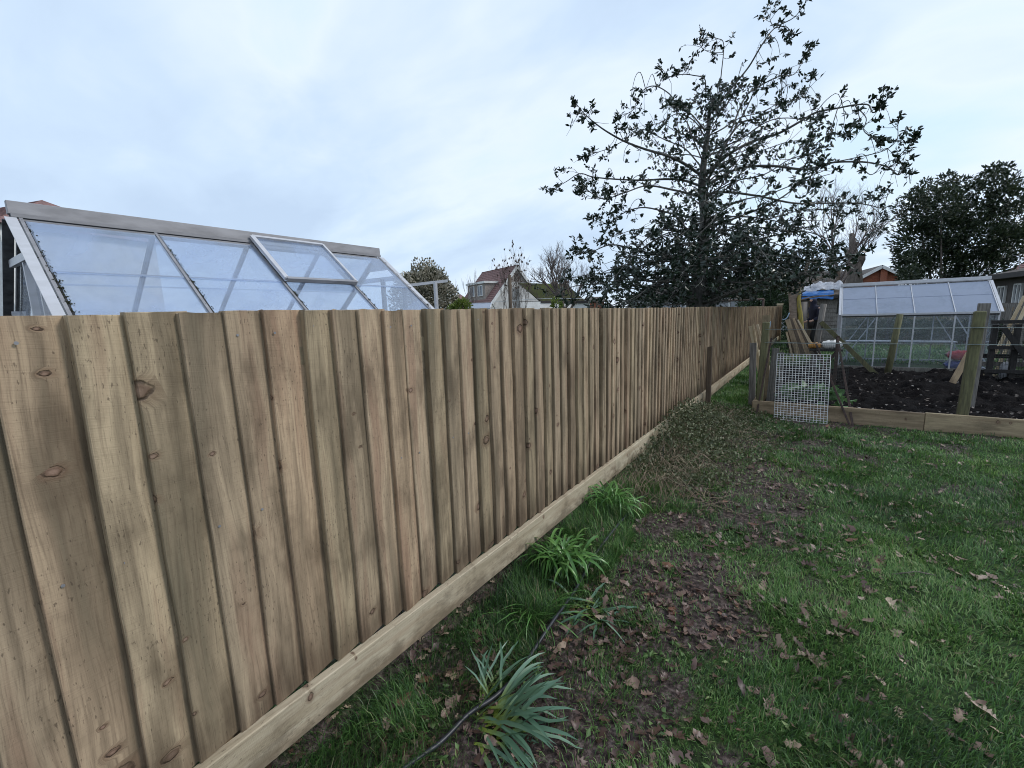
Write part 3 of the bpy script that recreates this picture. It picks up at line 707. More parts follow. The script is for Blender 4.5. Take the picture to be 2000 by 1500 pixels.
clump('upright narrow blue-green daffodil leaves rising behind the nearest clump', (-1.15, 1.36), 13, M['daff'], (rd_(60), rd_(170)), (0.2, 0.33), (0.35, 0.9), (0.4, 1.3), 0.05, 0.03, 2)
clump('sprawling blue-green daffodil clump crossed by the black hose', (-1.02, 2.17), 30, M['daff'], (rd_(-190), rd_(100)), (0.16, 0.30), (0.15, 0.6), (0.4, 1.3), 0.062, 0.05, 3)
clump('dense arching bright green strap-leaved plant against the gravel board', (-1.37, 2.46), 105, M['lily'], (rd_(-180), rd_(180)), (0.26, 0.43), (1.0, 1.5), (2.8, 4.2), 0.055, 0.07, 4)
clump('smaller bright yellow-green strap-leaved plant farther along the fence', (-1.40, 3.42), 85, M['lily'], (rd_(-180), rd_(180)), (0.30, 0.46), (0.9, 1.45), (2.4, 3.6), 0.04, 0.06, 5)
clump('thin grassy dark green leaves between fence and black hose', (-1.28, 1.95), 34, M['lily'], (rd_(-120), rd_(60)), (0.2, 0.36), (0.4, 0.9), (1.0, 2.0), 0.02, 0.06, 6)

hp = [(1296, 880), (1292, 915), (1278, 945), (1240, 990), (1198, 1042), (1160, 1090), (1122, 1150), (1082, 1210), (1044, 1262), (1008, 1315), (965, 1360), (915, 1395), (860, 1450), (795, 1500), (720, 1560)]
pts = []
for i, (a, b) in enumerate(hp):
    p = onz(a, b, 0.03); p[2] = float(gh(p[0], p[1])) + 0.040 + (0.12 if i == 0 else 0.02 if i == 1 else 0); pts.append(p)
def smoothpath(pts, k=6):
    pts = [np.asarray(p) for p in pts]; P = [2 * pts[0] - pts[1]] + pts + [2 * pts[-1] - pts[-2]]; out_ = []
    for i in range(1, len(P) - 2):
        for j in range(k):
            t = j / k; a, b, c, d = P[i - 1:i + 3]
            out_.append(0.5 * ((2 * b) + (-a + c) * t + (2 * a - 5 * b + 4 * c - d) * t * t + (-a + 3 * b - 3 * c + d) * t ** 3))
    return out_ + [pts[-1]]
ho = MB().tube(smoothpath(pts), 0.0098, 8).build('garden_hose', M['hose'], loc=pts[0])
tag(ho, 'black garden hose snaking through the plants along the fence', 'hose')

# low tangled ground cover
r_ = np.random.default_rng(12); n = 13000
y = r_.uniform(3.9, 8.0, n); x = -1.55 + np.abs(r_.normal(0, 0.5, n)) ** 1.0
dens = sstep(3.9, 4.7, y) * sstep(0.3, -0.6, x - 0.05 * (y - 5)) * (0.25 + 0.9 * vn(x, y, 1.8, 31))
kp = r_.random(n) < dens; x, y = x[kp], y[kp]
hgt = (0.10 + 0.34 * np.exp(-((x + 1.35) / 0.32) ** 2 - ((y - 5.9) / 1.4) ** 2)) * (0.4 + vn(x, y, 3, 33))
P = np.column_stack([x, y, gh(x, y) + 0.01 + hgt * r_.random(len(x)) ** 0.7])
leafcloud('ground_cover', P, r_.normal(0, 1, (len(P), 3)) + V3(0, 0, 0.5), 0.038, 0.024, M['bramble'], kind='stuff', seed=5)
mb = MB()
for i in range(800):
    yy = r_.uniform(3.8, 7.6); xx = -1.5 + abs(r_.normal(0, 0.38)); z0 = float(gh(xx, yy)); a = r_.uniform(0, 6.28); l = r_.uniform(0.12, 0.45); hh = r_.uniform(0.02, 0.3) * math.exp(-((xx + 1.4) / 0.5) ** 2)
    p0 = V3(xx, yy, z0); p2 = p0 + V3(math.cos(a) * l, math.sin(a) * l, hh * 0.5); p1 = (p0 + p2) / 2 + V3(0, 0, hh * 0.7 + 0.02)
    mb.tube([p0, p1, p2], [0.003, 0.0022, 0.0012], 3, False)
tag(mb.build('dry_stems', M['drystem']), kind='stuff')
# arching pale dead grass by the hose end
mb = MB()
for i in range(46):
    p0 = V3(-1.30 + r_.normal(0, 0.12), 4.45 + r_.normal(0, 0.3), 0.02); a = r_.normal(-0.6, 0.8); l = r_.uniform(0.2, 0.5)
    mb.tube([p0, p0 + V3(math.cos(a) * l * 0.5, math.sin(a) * l * 0.5, 0.16), p0 + V3(math.cos(a) * l, math.sin(a) * l, 0.02)], [0.003, 0.004, 0.001], 3, False)
tag(mb.build('dead_grass', M['drystem']), kind='stuff')

o = MB().tube([onz(1740, 1130) + V3(0, 0, 0.03), onz(1790, 1126) + V3(0, 0, 0.035), onz(1826, 1132) + V3(0, 0, 0.03)], [0.004, 0.005, 0.003], 5).build('twig', M['twig'], loc=onz(1740, 1130))
tag(o, 'thin bare brown twig lying on the lawn', 'twig')

o = MB()
o.hexa([(-0.04, -0.03, -0.3), (0.04, -0.03, -0.3), (0.04, 0.03, -0.3), (-0.04, 0.03, -0.3)], [(-0.045, -0.03, 1.10), (0.032, -0.03, 1.12), (0.032, 0.03, 1.12), (-0.045, 0.03, 1.10)])
st = o.build('wooden_stake', M['stake'], bevel=0.004); st.location = (-1.485, 8.06, 0)
tag(st, 'dark brown wooden stake standing just in front of the new fence', 'stake')

# ------------------------------------------------------------------ greenhouses
def greenhouse(label, group, Pt, L_, n, hw, ze, zr, z0, glassr, glassw, mossy, vent=None, capm=None, gable_near=True, brace=True, seed=0):
    r = random.Random(seed); bay = L_ / n
    t = thing('greenhouse', label, 'greenhouse', Pt(L_ / 2, 0, 0), group)
    up = nrm(Pt(0, 0, 1) - Pt(0, 0, 0)); fr = nrm(Pt(0, 1, 0) - Pt(0, 0, 0))
    sl = lambda s, f: (s * hw * f, zr + (ze - zr) * f)      # point down the slope
    MB().hexa([Pt(-0.05, -0.025, zr + 0.005), Pt(L_ + 0.05, -0.025, zr + 0.005), Pt(L_ + 0.05, 0.025, zr + 0.005), Pt(-0.05, 0.025, zr + 0.005)],
              [Pt(-0.05, -0.018, zr + 0.092), Pt(L_ + 0.05, -0.018, zr + 0.092), Pt(L_ + 0.05, 0.018, zr + 0.092), Pt(-0.05, 0.018, zr + 0.092)]).build('ridge', capm or M['aludull'], t, bevel=0.003)
    for s in (1, -1):
        MB().bar(Pt(-0.04, s * 0.035, zr - 0.002), Pt(L_ + 0.04, s * 0.035, zr - 0.002), 0.012, 0.025).build('ridge_rail', M['aludull'], t)
        MB().bar(Pt(0, s * 0.06, zr - 0.040), Pt(L_, s * 0.06, zr - 0.040), 0.02, 0.022).build('ridge_rail', M['aludull'], t)
        MB().bar(Pt(0, s * hw, ze), Pt(L_, s * hw, ze), 0.05, 0.045).build('eave', M['alu'], t)
        MB().bar(Pt(0, s * (hw + 0.002), ze - 0.045), Pt(L_, s * (hw + 0.002), ze - 0.045), 0.03, 0.03).build('eave_rail', M['rubber'], t)
        MB().bar(Pt(0, s * hw, z0 + 0.03), Pt(L_, s * hw, z0 + 0.03), 0.05, 0.06).build('base_rail', M['alu'], t)
        for i in range(n + 1):
            u = i * bay; end = i in (0, n)
            a, b = sl(s, 0.03), sl(s, 1.0)
            nv = nrm(Pt(0, s * (zr - ze), hw) - Pt(0, 0, 0))
            MB().bar(Pt(u, *a) , Pt(u, *b), 0.018, 0.035, nv).build('glazing_bar', M['alu'] if not mossy else M['aludull'] if s == 1 else M['alushade'], t)  # far slope takes the darker copy, its backlit shade painted in
            if mossy: MB().bar(Pt(u + 0.017, *a), Pt(u + 0.017, *b), 0.012, 0.024, nv).build('glazing_seal', M['rubber'], t)
            if end:
                e = -1 if i == 0 else 1
                MB().bar(Pt(u + e * 0.045, *a) + nv * 0.012, Pt(u + e * 0.045, *b) + nv * 0.012, 0.055, 0.008, nv).build('end_bar', M['alu'] if s == 1 else M['alushade'], t)
            if s == 1 or True:
                MB().bar(Pt(u, s * hw, z0), Pt(u, s * hw, ze), 0.03, 0.025, fr).build('wall_bar', M['alu'], t)
            if mossy and s == 1:
                P = []
                for q in range(60):
                    f = r.uniform(0.03, 0.92) ** 0.8; c = Pt(u + 0.018, *sl(1, f)); m = r.randint(10, 50) if r.random() < 0.2 else 5
                    for _ in range(m): P.append(c + V3(r.gauss(0, .007), r.gauss(0, .008), r.gauss(0, .006) + 0.012))
                mo = leafcloud('moss', np.array(P), np.random.default_rng(i).normal(0, 1, (len(P), 3)), 0.011, 0.009, M['moss'], t, 'stuff', seed=i)
        # panes
        for i in range(n):
            u0, u1 = i * bay + 0.014, (i + 1) * bay - 0.014
            fs = [(0.05, 0.47, 0.0), (0.455, 0.985, -0.006)] if seed else [(0.05, 0.40, 0.006), (0.385, 0.985, 0.0)]
            nv = nrm(Pt(0, s * (zr - ze), hw) - Pt(0, 0, 0))
            for j, (f0, f1, up_) in enumerate(fs):
                if vent is not None and s == 1 and i == vent and j == 0: continue
                q = [Pt(u0, *sl(s, f0)), Pt(u1, *sl(s, f0)), Pt(u1, *sl(s, f1)), Pt(u0, *sl(s, f1))]
                q = [x + nv * (up_ + 0.004) for x in q]
                if s != 1: q = q[::-1]
                MB().slab(q, 0.004).build('roof_pane', glassr, t)
                if j == 1: MB().bar(q[0] + nv * 0.002, q[1] + nv * 0.002, 0.008, 0.007, nv).build('pane_clip', M['aludull'], t)
            for zz0, zz1 in ((z0 + 0.06, (z0 + ze) * 0.48), ((z0 + ze) * 0.475, ze - 0.02)):
                q = [Pt(u0, s * hw, zz0), Pt(u1, s * hw, zz0), Pt(u1, s * hw, zz1), Pt(u0, s * hw, zz1)]
                MB().slab(q, 0.003).build('wall_pane', glassw, t)
        if brace:
            MB().bar(Pt(0.03, s * (hw - 0.03), z0 + 0.1), Pt(bay, s * (hw - 0.03), ze - 0.05), 0.025, 0.012, fr).build('brace', M['alu'], t)
            MB().bar(Pt(L_ - bay, s * (hw - 0.03), ze - 0.05), Pt(L_ - 0.03, s * (hw - 0.03), z0 + 0.1), 0.025, 0.012, fr).build('brace', M['alu'], t)
    for u, e in ((0, -1), (L_, 1)):       # gable ends
        MB().bar(Pt(u, -hw, ze), Pt(u, hw, ze), 0.03, 0.04).build('gable_rail', M['alu'], t)
        MB().bar(Pt(u, -hw, z0 + 0.03), Pt(u, hw, z0 + 0.03), 0.04, 0.06).build('base_rail', M['alu'], t)
        zt = zr - 0.28; hv = hw * (zr - zt) / (zr - ze)
        MB().slab([Pt(u, -hv * 0.62, zt + 0.1), Pt(u, hv * 0.62, zt + 0.1), Pt(u, 0, zr)], 0.004).build('gusset', M['alu'], t)
        MB().bar(Pt(u + e * 0.03, -hv, zt), Pt(u + e * 0.03, hv * 0.8, zt), 0.03, 0.05).build('gable_rail', M['alu'], t)
        for v in (-0.55, 0.06, 0.34, 0.75):
            v = v * hw; top = zr - (zr - ze) * abs(v) / hw - 0.03
            if abs(v) < hv: top = min(top, zt)
            MB().bar(Pt(u + e * 0.012, v, z0), Pt(u + e * 0.012, v, top), 0.05, 0.03, fr).build('gable_bar', M['alu'] if u == 0 else M['alushade'], t)
        MB().slab([Pt(u, -hw * 0.97, z0 + 0.06), Pt(u, hw * 0.97, z0 + 0.06), Pt(u, hw * 0.97, ze - 0.02), Pt(u, -hw * 0.97, ze - 0.02)], 0.003).build('gable_pane', glassw, t)
        MB().slab([Pt(u, -hw * 0.94, ze + 0.03), Pt(u, hw * 0.94, ze + 0.03), Pt(u, hv, zt), Pt(u, -hv, zt)], 0.003).build('gable_pane', glassw, t)
    if vent is not None:
        u0, u1 = vent * bay + 0.02, (vent + 1) * bay + 0.01; nv = nrm(Pt(0, (zr - ze), hw) - Pt(0, 0, 0)) ; f0, f1 = 0.0, 0.40
        c = [Pt(u0, *sl(1, f0)) + nv * 0.055, Pt(u1, *sl(1, f0)) + nv * 0.055, Pt(u1, *sl(1, f1)) + nv * 0.05, Pt(u0, *sl(1, f1)) + nv * 0.05]
        v = MB()
        v.bar(c[0], c[1], 0.03, 0.03, nv); v.bar(c[1], c[2], 0.024, 0.03, nv); v.bar(c[3], c[0], 0.04, 0.03, nv)
        fo = v.build('roof_vent', M['alu'], t)
        MB().bar(c[2], c[3], 0.032, 0.034, nv).build('vent_bottom_rail', M['aludull'], fo)
        MB().slab([x - nv * 0.006 for x in c], 0.004).build('vent_pane', glassr, fo)
    return t
lp = lambda u, v, z: V3(-4.40 + v, 0.63 + u, z)
greenhouse('tall silvery greenhouse with mossy glazing bars and a roof vent behind the fence', None, lp, 2.88, 4, 1.32, 1.46, 2.50, 0.12, M['glassroof'], M['glasswall'], True, vent=2, seed=0)
rp = lambda u, v, z: V3(0.53 + u, 16.15 - v, z)
greenhouse('small aluminium greenhouse with clouded roof panes beyond the bare vegetable bed', None, rp, 2.94, 4, 1.2, 1.46, 2.25, 0.02, M['glassroof2'], M['glasswall'], False, capm=M['alu'], seed=1)
o = MB().box(0.50, 14.86, -0.05, 3.50, 14.94, 0.10).build('timber_kerb', M['old'], loc=(0.5, 14.9, 0)); tag(o, 'grey timber kerb along the foot of the small greenhouse', 'kerb')
def sack(name, label, c, sx, sy, sz, mat, seed):
    r = np.random.default_rng(seed); n, m = 14, 10; V = []; F = []
    for i in range(n + 1):
        u = i / n * 2 - 1
        for j in range(m):
            a = 2 * math.pi * j / m; pr = (1 - abs(u) ** 3.5) ** 0.5
            V.append((c[0] + sx / 2 * u, c[1] + sy / 2 * math.copysign(abs(math.cos(a)) ** 0.7, math.cos(a)) * (0.8 + 0.2 * pr) + r.normal(0, 0.008), c[2] + sz / 2 + sz / 2 * math.copysign(abs(math.sin(a)) ** 0.8, math.sin(a)) * (0.12 + 0.88 * pr) + r.normal(0, 0.01)))
    for i in range(n):
        for j in range(m): F.append((i * m + j, i * m + (j + 1) % m, (i + 1) * m + (j + 1) % m, (i + 1) * m + j))
    return tag(mesh_np(name, V, F, mat, loc=c, smooth=True), label, 'sack')
c = ony(1872, 722, 15.35)
sack('compost_sack', 'blue and white plastic sack at the bottom inside the small greenhouse', (3.02, 15.35, 0.03), 0.62, 0.36, 0.24, M['blue'], 1)
sack('compost_sack', 'red plastic sack lying on top of a blue sack inside the small greenhouse', (3.04, 15.35, 0.275), 0.62, 0.36, 0.24, M['red'], 2)
o = MB().bar((0.75, 17.1, 0.62), (3.2, 17.1, 0.62), 0.45, 0.03)
for x_ in (0.8, 1.95, 3.15):
    for y_ in (16.92, 17.28): o.bar((x_, y_, 0), (x_, y_, 0.605), 0.03, 0.03)
tag(o.build('staging_bench', M['alu'], loc=(2, 17.1, 0)), 'slim aluminium staging bench at the back of the small greenhouse', 'bench')

# ------------------------------------------------------------------ vegetable bed
sx, sy = np.arange(-0.74, 7.0, 0.045), np.arange(8.12, 14.3, 0.05)
X_, Y_ = np.meshgrid(sx, sy)
Z_ = 0.10 + 0.10 * (vn(X_, Y_, 2.6, 41) - 0.5) + 0.13 * (vn(X_, Y_, 6.5, 42) - 0.5) + 0.10 * (vn(X_, Y_, 13, 43) - 0.5)
Z_ = Z_ * np.clip(sstep(8.1, 8.3, Y_) * 0.7 + 0.3, 0, 1); Z_[[0, -1]] = -0.05; Z_[:, [0, -1]] = -0.05
Vs = np.stack([X_.ravel(), Y_.ravel(), Z_.ravel()], 1); q = len(sx); ii = (np.arange(len(sy) - 1)[:, None] * q + np.arange(q - 1)[None]).ravel()
tag(mesh_np('soil', Vs, np.stack([ii, ii + 1, ii + q + 1, ii + q], 1), M['soil'], smooth=True), kind='structure')
r_ = np.random.default_rng(77); n = 700
cx, cy = r_.uniform(-0.5, 6, n), 8.3 + 5.7 * r_.random(n) ** 1.5
cz = 0.10 + 0.10 * (vn(cx, cy, 2.6, 41) - 0.5) + 0.11 * (vn(cx, cy, 6.5, 42) - 0.5) + 0.045
M['bits'] = leafmat('straw_and_stone_bits', [(0.0, (0.05, 0.04, 0.035)), (0.6, (0.16, 0.13, 0.11)), (1.0, (0.48, 0.45, 0.42))], 0.7, 0, 0.3)
leafcloud('soil_debris', np.column_stack([cx, cy, cz]), np.column_stack([r_.normal(0, 1, (n, 2)), r_.normal(0, .15, n)]), 0.055, 0.03, M['bits'], kind='stuff', seed=9, spread=0.2)
ed = thing('timber_edging', 'low brown sawn-board edging along the front of the vegetable bed', 'edging', (-0.79, 8.0, 0))
for x0, x1, y0, y1 in ((-0.80, 1.30, 8.00, 8.06), (1.304, 3.3, 8.055, 8.12), (3.304, 5.6, 8.12, 8.2)):
    L_ = x1 - x0; o = MB(); seg = 8
    o.hexa([(0, -0.022, -0.05), (L_, -0.022, -0.05), (L_, 0.022, -0.05), (0, 0.022, -0.05)], [(0, -0.022, 0.235), (L_, -0.022, 0.225), (L_, 0.022, 0.225), (0, 0.022, 0.235)])
    b = o.build('board', M['edging'], bevel=0.004); b.parent = ed; b.location = (x0 + 0.79, (y0 + y1) / 2 - 8.0, 0); b.rotation_euler = (0, 0, math.atan2(y1 - y0, L_))
o = MB().box(-0.02, 0.03, -0.05, 0.022, 5.0, 0.2).build('board', M['edging']); o.parent = ed; o.location = (0, 0.02, 0)

# posts, strands and netting round the bed
wf = thing('wire_fence', 'post and wire fence with dark netting round the vegetable bed', 'fence', (0, 8.4, 0))
def tpost(p, q, wd, mat, name='post', n=10):
    p, q = np.asarray(p), np.asarray(q); o = MB().tube([p, p + (q - p) * .5, q], [wd * 0.52, wd * 0.5, wd * 0.48], n); return o.build(name, mat, wf)
PA0, PA1 = V3(-0.74, 8.36, -0.1), V3(-0.70, 8.36, 1.50)
PB0, PB1 = V3(1.725, 8.42, -0.1), V3(1.775, 8.42, 1.605)
o = MB().bar(PA0, PA1, 0.105, 0.09, (0, 1, 0)).build('post', M['postgreen'], wf, bevel=0.008)
o = MB().bar(PB0, PB1, 0.115, 0.105, (0, 1, 0)).build('post', M['postgreen'], wf, bevel=0.012)
tpost((1.40, 13.3, -0.1), (1.525, 13.3, 1.49), 0.13, M['postgreen'])
tpost((-0.06, 13.3, -0.1), (0.09, 13.3, 1.78), 0.14, M['old'])
MB().bar((0.06, 13.26, 1.34), (1.25, 13.2, 0.04), 0.10, 0.07, (0, 1, 0)).build('brace', M['postgreen'], wf)
for z in (1.385, 1.165):
    MB().tube([PA1 + V3(0, -0.06, z - 1.5), (0.5, 8.36, z - 0.008), PB1 + V3(-0.02, -0.08, z - 1.605), (3.2, 8.38, z - 0.012), (5.6, 8.42, z)], 0.0035, 5).build('wire', M['wire'], wf)
for z in (1.18, 0.82):
    MB().tube([(0.02, 13.24, z), (0.75, 13.24, z - 0.01), (1.47, 13.22, z), (4.2, 13.24, z)], 0.0035, 5).build('wire', M['wire'], wf)
for z in (1.385, 1.165): MB().tube([PB1 + V3(-.1, -.07, z - 1.605), PB1 + V3(.07, -.07, z - 1.605), PB1 + V3(.09, .07, z - 1.605)], 0.006, 5).build('staple', M['net'], wf)
mb = MB()
for i in range(49):
    x_ = -0.70 + 1.14 * i / 48; mb.tube([(x_, 8.50, 0.16), (x_, 8.50, 1.17 - 0.02 * math.sin(i / 48 * 3.14))], 0.0014, 3, False)
for i in range(44):
    z_ = 0.18 + 0.98 * i / 43; mb.tube([(-0.70, 8.502, z_), (0.44, 8.502, z_)], 0.0014, 3, False)
o = mb.build('netting', M['net'], wf); o['kind'] = 'stuff'
MB().tube([(-0.70, 8.49, 1.17), (-0.1, 8.49, 1.145), (0.44, 8.49, 1.16)], 0.004, 5).build('netting_cord', M['wire'], wf)

def stick(name, label, cat, p, q, wd, th, mat, up=(0, 1, 0), group=None, bevel=0.002):
    p, q = np.asarray(p, float), np.asarray(q, float)
    L_ = np.linalg.norm(q - p); o = MB().box(-wd / 2, -th / 2, 0, wd / 2, th / 2, L_).build(name, mat, bevel=bevel)
    d = nrm(q - p); u = np.asarray(up, float); x_ = nrm(np.cross(u, d)); y_ = np.cross(d, x_)
    o.matrix_world = Matrix(((x_[0], y_[0], d[0], p[0]), (x_[1], y_[1], d[1], p[1]), (x_[2], y_[2], d[2], p[2]), (0, 0, 0, 1)))
    ORG[o.name] = p
    return tag(o, label, cat, group)
stick('old_post', 'dark grey weathered post wrapped in wire left of the green bed post', 'post', (-0.86, 8.55, -0.05), (-0.90, 8.62, 1.14), 0.10, 0.06, M['old'])
stick('old_board', 'grey weathered board leaning just right of the green bed post', 'plank', (-0.60, 8.55, -0.02), (-0.56, 8.66, 1.05), 0.11, 0.03, M['old'])
stick('old_board', 'narrow grey weathered board beside the wire grid panel', 'plank', (-0.46, 8.62, -0.02), (-0.47, 8.72, 0.98), 0.07, 0.03, M['old'])
stick('old_board', 'grey weathered plank standing behind the thick post at right', 'plank', (2.03, 9.6, 0.05), (2.06, 9.62, 1.70), 0.14, 0.03, M['old'])
stick('old_board', 'tall grey board standing behind the bed post under the blue rope', 'plank', (-0.72, 9.2, 0.0), (-0.78, 9.25, 1.60), 0.13, 0.03, M['brownwood'])
stick('offcut', 'short brown board leaning on the thick post at right', 'plank', ony(1860, 748, 11.4), ony(1893, 690, 11.5), 0.10, 0.025, M['brownwood'])
for i, (a, b, lb) in enumerate((((1479, 700), (1466, 637), 'widest pale offcut leaning at the left of the three by the fence'), ((1481, 690), (1471, 634), 'thin pale offcut between the other two by the fence'), ((1488, 668), (1479, 634), 'short pale offcut leaning at the right of the three by the fence'))):
    p, q = ony(*a, 10.6), ony(*b, 10.9); p = p + (p - q) * (p[2] / (q[2] - p[2]))
    stick('offcut', lb, 'plank', p, q, (0.085, 0.03, 0.05)[i], 0.022, M['pale'], group='pale offcuts leaning by the fence')
tops = [(1538, 624), (1543, 624), (1547, 623), (1551, 624), (1555, 626)]
bots = [(1560, 690), (1570, 691), (1580, 692), (1588, 692), (1597, 692)]
LB = ['first brown board, leftmost in the stack leaning on the pale trunk', 'second brown board from the left in the stack leaning on the trunk', 'middle brown board of the stack leaning on the pale trunk', 'fourth brown board from the left in the stack on the trunk', 'rightmost board, pale-edged, of the stack leaning on the trunk']
for i in range(5):
    stick('long_board', LB[i], 'plank', ony(*bots[i], 18.1) * V3(1, 1, 0), ony(*tops[i], 18.7), 0.15, 0.03, M['pale'] if i == 4 else M['stake'] if i % 2 else M['brownwood'], group='boards leaning on the trunk')
stick('offcut', 'pale narrow batten leaning in front of the brown board stack', 'plank', ony(1550, 700, 16.5) * V3(1, 1, 0), ony(1536, 648, 16.6), 0.05, 0.03, M['pale'])
# rope bits
for i, (pp, lb) in enumerate((([(1491, 640), (1500, 640), (1505, 628), (1503, 641)], 'pale blue rope knotted round the tall grey board'), ([(1528, 625), (1536, 622), (1542, 611)], 'pale blue rope hanging beside the tree trunk'))):
    yv = 9.1 if i == 0 else 18.4; ps = smoothpath([ony(a, b, yv) for a, b in pp])
    tag(MB().tube(ps, 0.009 if i == 0 else 0.02, 5).build('rope', M['rope'], loc=ps[0]), lb, 'rope')

# white grid panel leaning at the front of the bed
gp = thing('grid_panel', 'white welded-wire grid panel leaning in front of the vegetable bed', 'panel', (-0.15, 7.78, 0))
gx0, gx1, gz1 = -0.485, 0.185, 1.0
gpt = lambda x_, z_: V3(x_ + 0.02 * (1 - z_), 7.72 + 0.16 * z_, z_ + 0.025)
mb = MB()
for i in range(1, 16): x_ = gx0 + (gx1 - gx0) * i / 16; mb.tube([gpt(x_, 0), gpt(x_, gz1)], 0.0038, 5, False)
mb.build('vertical_wire', M['whitewire'], gp)['kind'] = 'stuff'
mb = MB()
for i in range(1, 28): z_ = gz1 * i / 28; mb.tube([gpt(gx0, z_) + V3(0, -0.006, 0), gpt(gx1, z_) + V3(0, -0.006, 0)], 0.0035, 5, False)
mb.build('horizontal_wire', M['whitewire'], gp)['kind'] = 'stuff'
MB().tube([gpt(gx0, 0), gpt(gx1, 0), gpt(gx1, gz1), gpt(gx0, gz1), gpt(gx0, 0)], 0.006, 6).build('rim', M['whitewire'], gp)
# angle irons and stakes
s1 = stick('iron_stake', 'thin rusty iron bar leaning left from the foot of the stake pair', 'stake', (0.50, 7.86, -0.05), ony(1594, 672, 8.6), 0.028, 0.012, M['rust'])
s2 = stick('iron_stake', 'rusty iron bar leaning back right of the white grid panel', 'stake', (0.525, 7.88, -0.05), ony(1636, 660, 8.9), 0.030, 0.014, M['rust'])
s3 = stick('iron_stake', 'thin dark iron bar leaning in front of the green bed post', 'stake', (-0.73, 7.93, -0.02), ony(1507, 660, 8.45), 0.026, 0.012, M['rust'])
s4 = stick('iron_post', 'short black iron post standing behind the rusty bars', 'post', (0.33, 10.2, 0), ony(1637, 656, 10.2), 0.05, 0.05, M['rust'])
# cabbage plants behind the grid
vt = thing('cabbage_plant', 'leafy green cabbage plants growing behind the white wire grid', 'plant', (-0.1, 8.75, 0.1))
r_ = np.random.default_rng(3); a = r_.uniform(0, 6.28, 90); rr = r_.uniform(0.02, 0.34, 90)
P = np.column_stack([-0.08 + 1.3 * rr * np.cos(a), 8.75 + 0.6 * rr * np.sin(a), 0.16 + 0.22 * r_.random(90)])
leafcloud('leaf', P, np.column_stack([np.cos(a), np.sin(a), np.full(90, 0.5)]), 0.17, 0.13, M['veg'], vt, seed=2, spread=0.4)
P = np.column_stack([r_.uniform(0.2, 0.5, 14), r_.uniform(8.3, 8.6, 14), 0.16 + 0.15 * r_.random(14)])
leafcloud('leaf', P, np.column_stack([r_.normal(0, 1, (14, 2)), np.full(14, 0.3)]), 0.15, 0.10, M['veg'], vt, seed=4)

# work table with bags
tb = thing('work_table', 'dark folding work table with crossed legs behind the vegetable bed', 'table', (0.05, 12.0, 0))
ctr = ony(1613, 681, 12.0); tz = ctr[2]; tx = ctr[0]
MB().box(tx - 0.30, 11.8, tz - 0.04, tx + 0.30, 12.25, tz).build('tabletop', M['blackwood'], tb)
for dx in (-0.24, 0.24):
    MB().bar((tx + dx, 11.84, 0), (tx - dx * 0.9, 11.9, tz - 0.04), 0.04, 0.03, (0, 1, 0)).build('leg', M['rust'], tb)
    MB().bar((tx + dx, 12.2, 0), (tx - dx * 0.9, 12.16, tz - 0.04), 0.04, 0.03, (0, 1, 0)).build('leg', M['rust'], tb)
sack('tool_bag', 'white plastic bag lying on the dark work table', (tx + 0.10, 11.98, tz + 0.002), 0.38, 0.28, 0.18, M['white'], 5)
sack('tool_bag', 'orange-yellow plastic bag at the left on the work table', (tx - 0.21, 11.98, tz + 0.002), 0.25, 0.26, 0.13, M['yellow'], 6)
# black timber compost frame at the right edge
gt = thing('compost_bay', 'black-stained timber compost bay with diagonal brace at right', 'compost bay', (3.3, 13.0, 0))
for x_ in (2.98, 3.30, 3.76, 4.25): MB().box(x_ - 0.04, 12.95, -0.05, x_ + 0.04, 13.06, 1.25).build('post', M['blackwood'], gt)
for z_ in (1.30, 0.78, 0.30): MB().box(2.9, 12.90, z_ - 0.035, 4.5, 12.947, z_ + 0.035).build('rail', M['blackwood'], gt)
MB().bar((3.05, 12.87, 1.22), (3.7, 12.87, 0.15), 0.09, 0.03, (0, 1, 0)).build('brace', M['blackwood'], gt)
for k_ in range(4): MB().box(2.93, 13.3, 0.02 + 0.17 * k_, 4.5, 13.33, 0.11 + 0.17 * k_).build('slat', M['old'] if k_ in (2, 5) else M['blackwood'], gt)
nb_ = MB()
for i in range(40): x_ = 2.95 + 1.5 * i / 39; nb_.tube([(x_, 13.09, .02), (x_, 13.09, 1.26)], 0.004, 3, False)
for i in range(32): z_ = .04 + 1.22 * i / 31; nb_.tube([(2.95, 13.095, z_), (4.45, 13.095, z_)], 0.004, 3, False)
nb_.build('netting', M['net'], gt)['kind'] = 'stuff'
sack('plastic_bag', 'pale blue-white plastic bag behind the black timber bay', (3.28, 13.18, 0.06), 0.22, 0.2, 0.42, M['tarpwhite'], 7)
stick('pole', 'upper of two pale poles leaning behind the black timber bay', 'pole', (3.05, 13.7, 0.0) + V3(0, 0, 0), ony(2001, 578, 13.9), 0.05, 0.05, M['pale'], group='pale leaning poles')
stick('pole', 'lower of two pale poles leaning behind the black timber bay', 'pole', (3.18, 13.6, 0.0) + V3(0, 0, 0), ony(2010, 584, 13.7), 0.05, 0.05, M['pale'], group='pale leaning poles')

# ------------------------------------------------------------------ trees and shrubs
def limb(mb, pts, r0, r1, n=6, k=5):
    ps = smoothpath(pts, k); m = len(ps)
    mb.tube(ps, [r0 + (r1 - r0) * (i / (m - 1)) ** 0.8 for i in range(m)], n, False); return ps

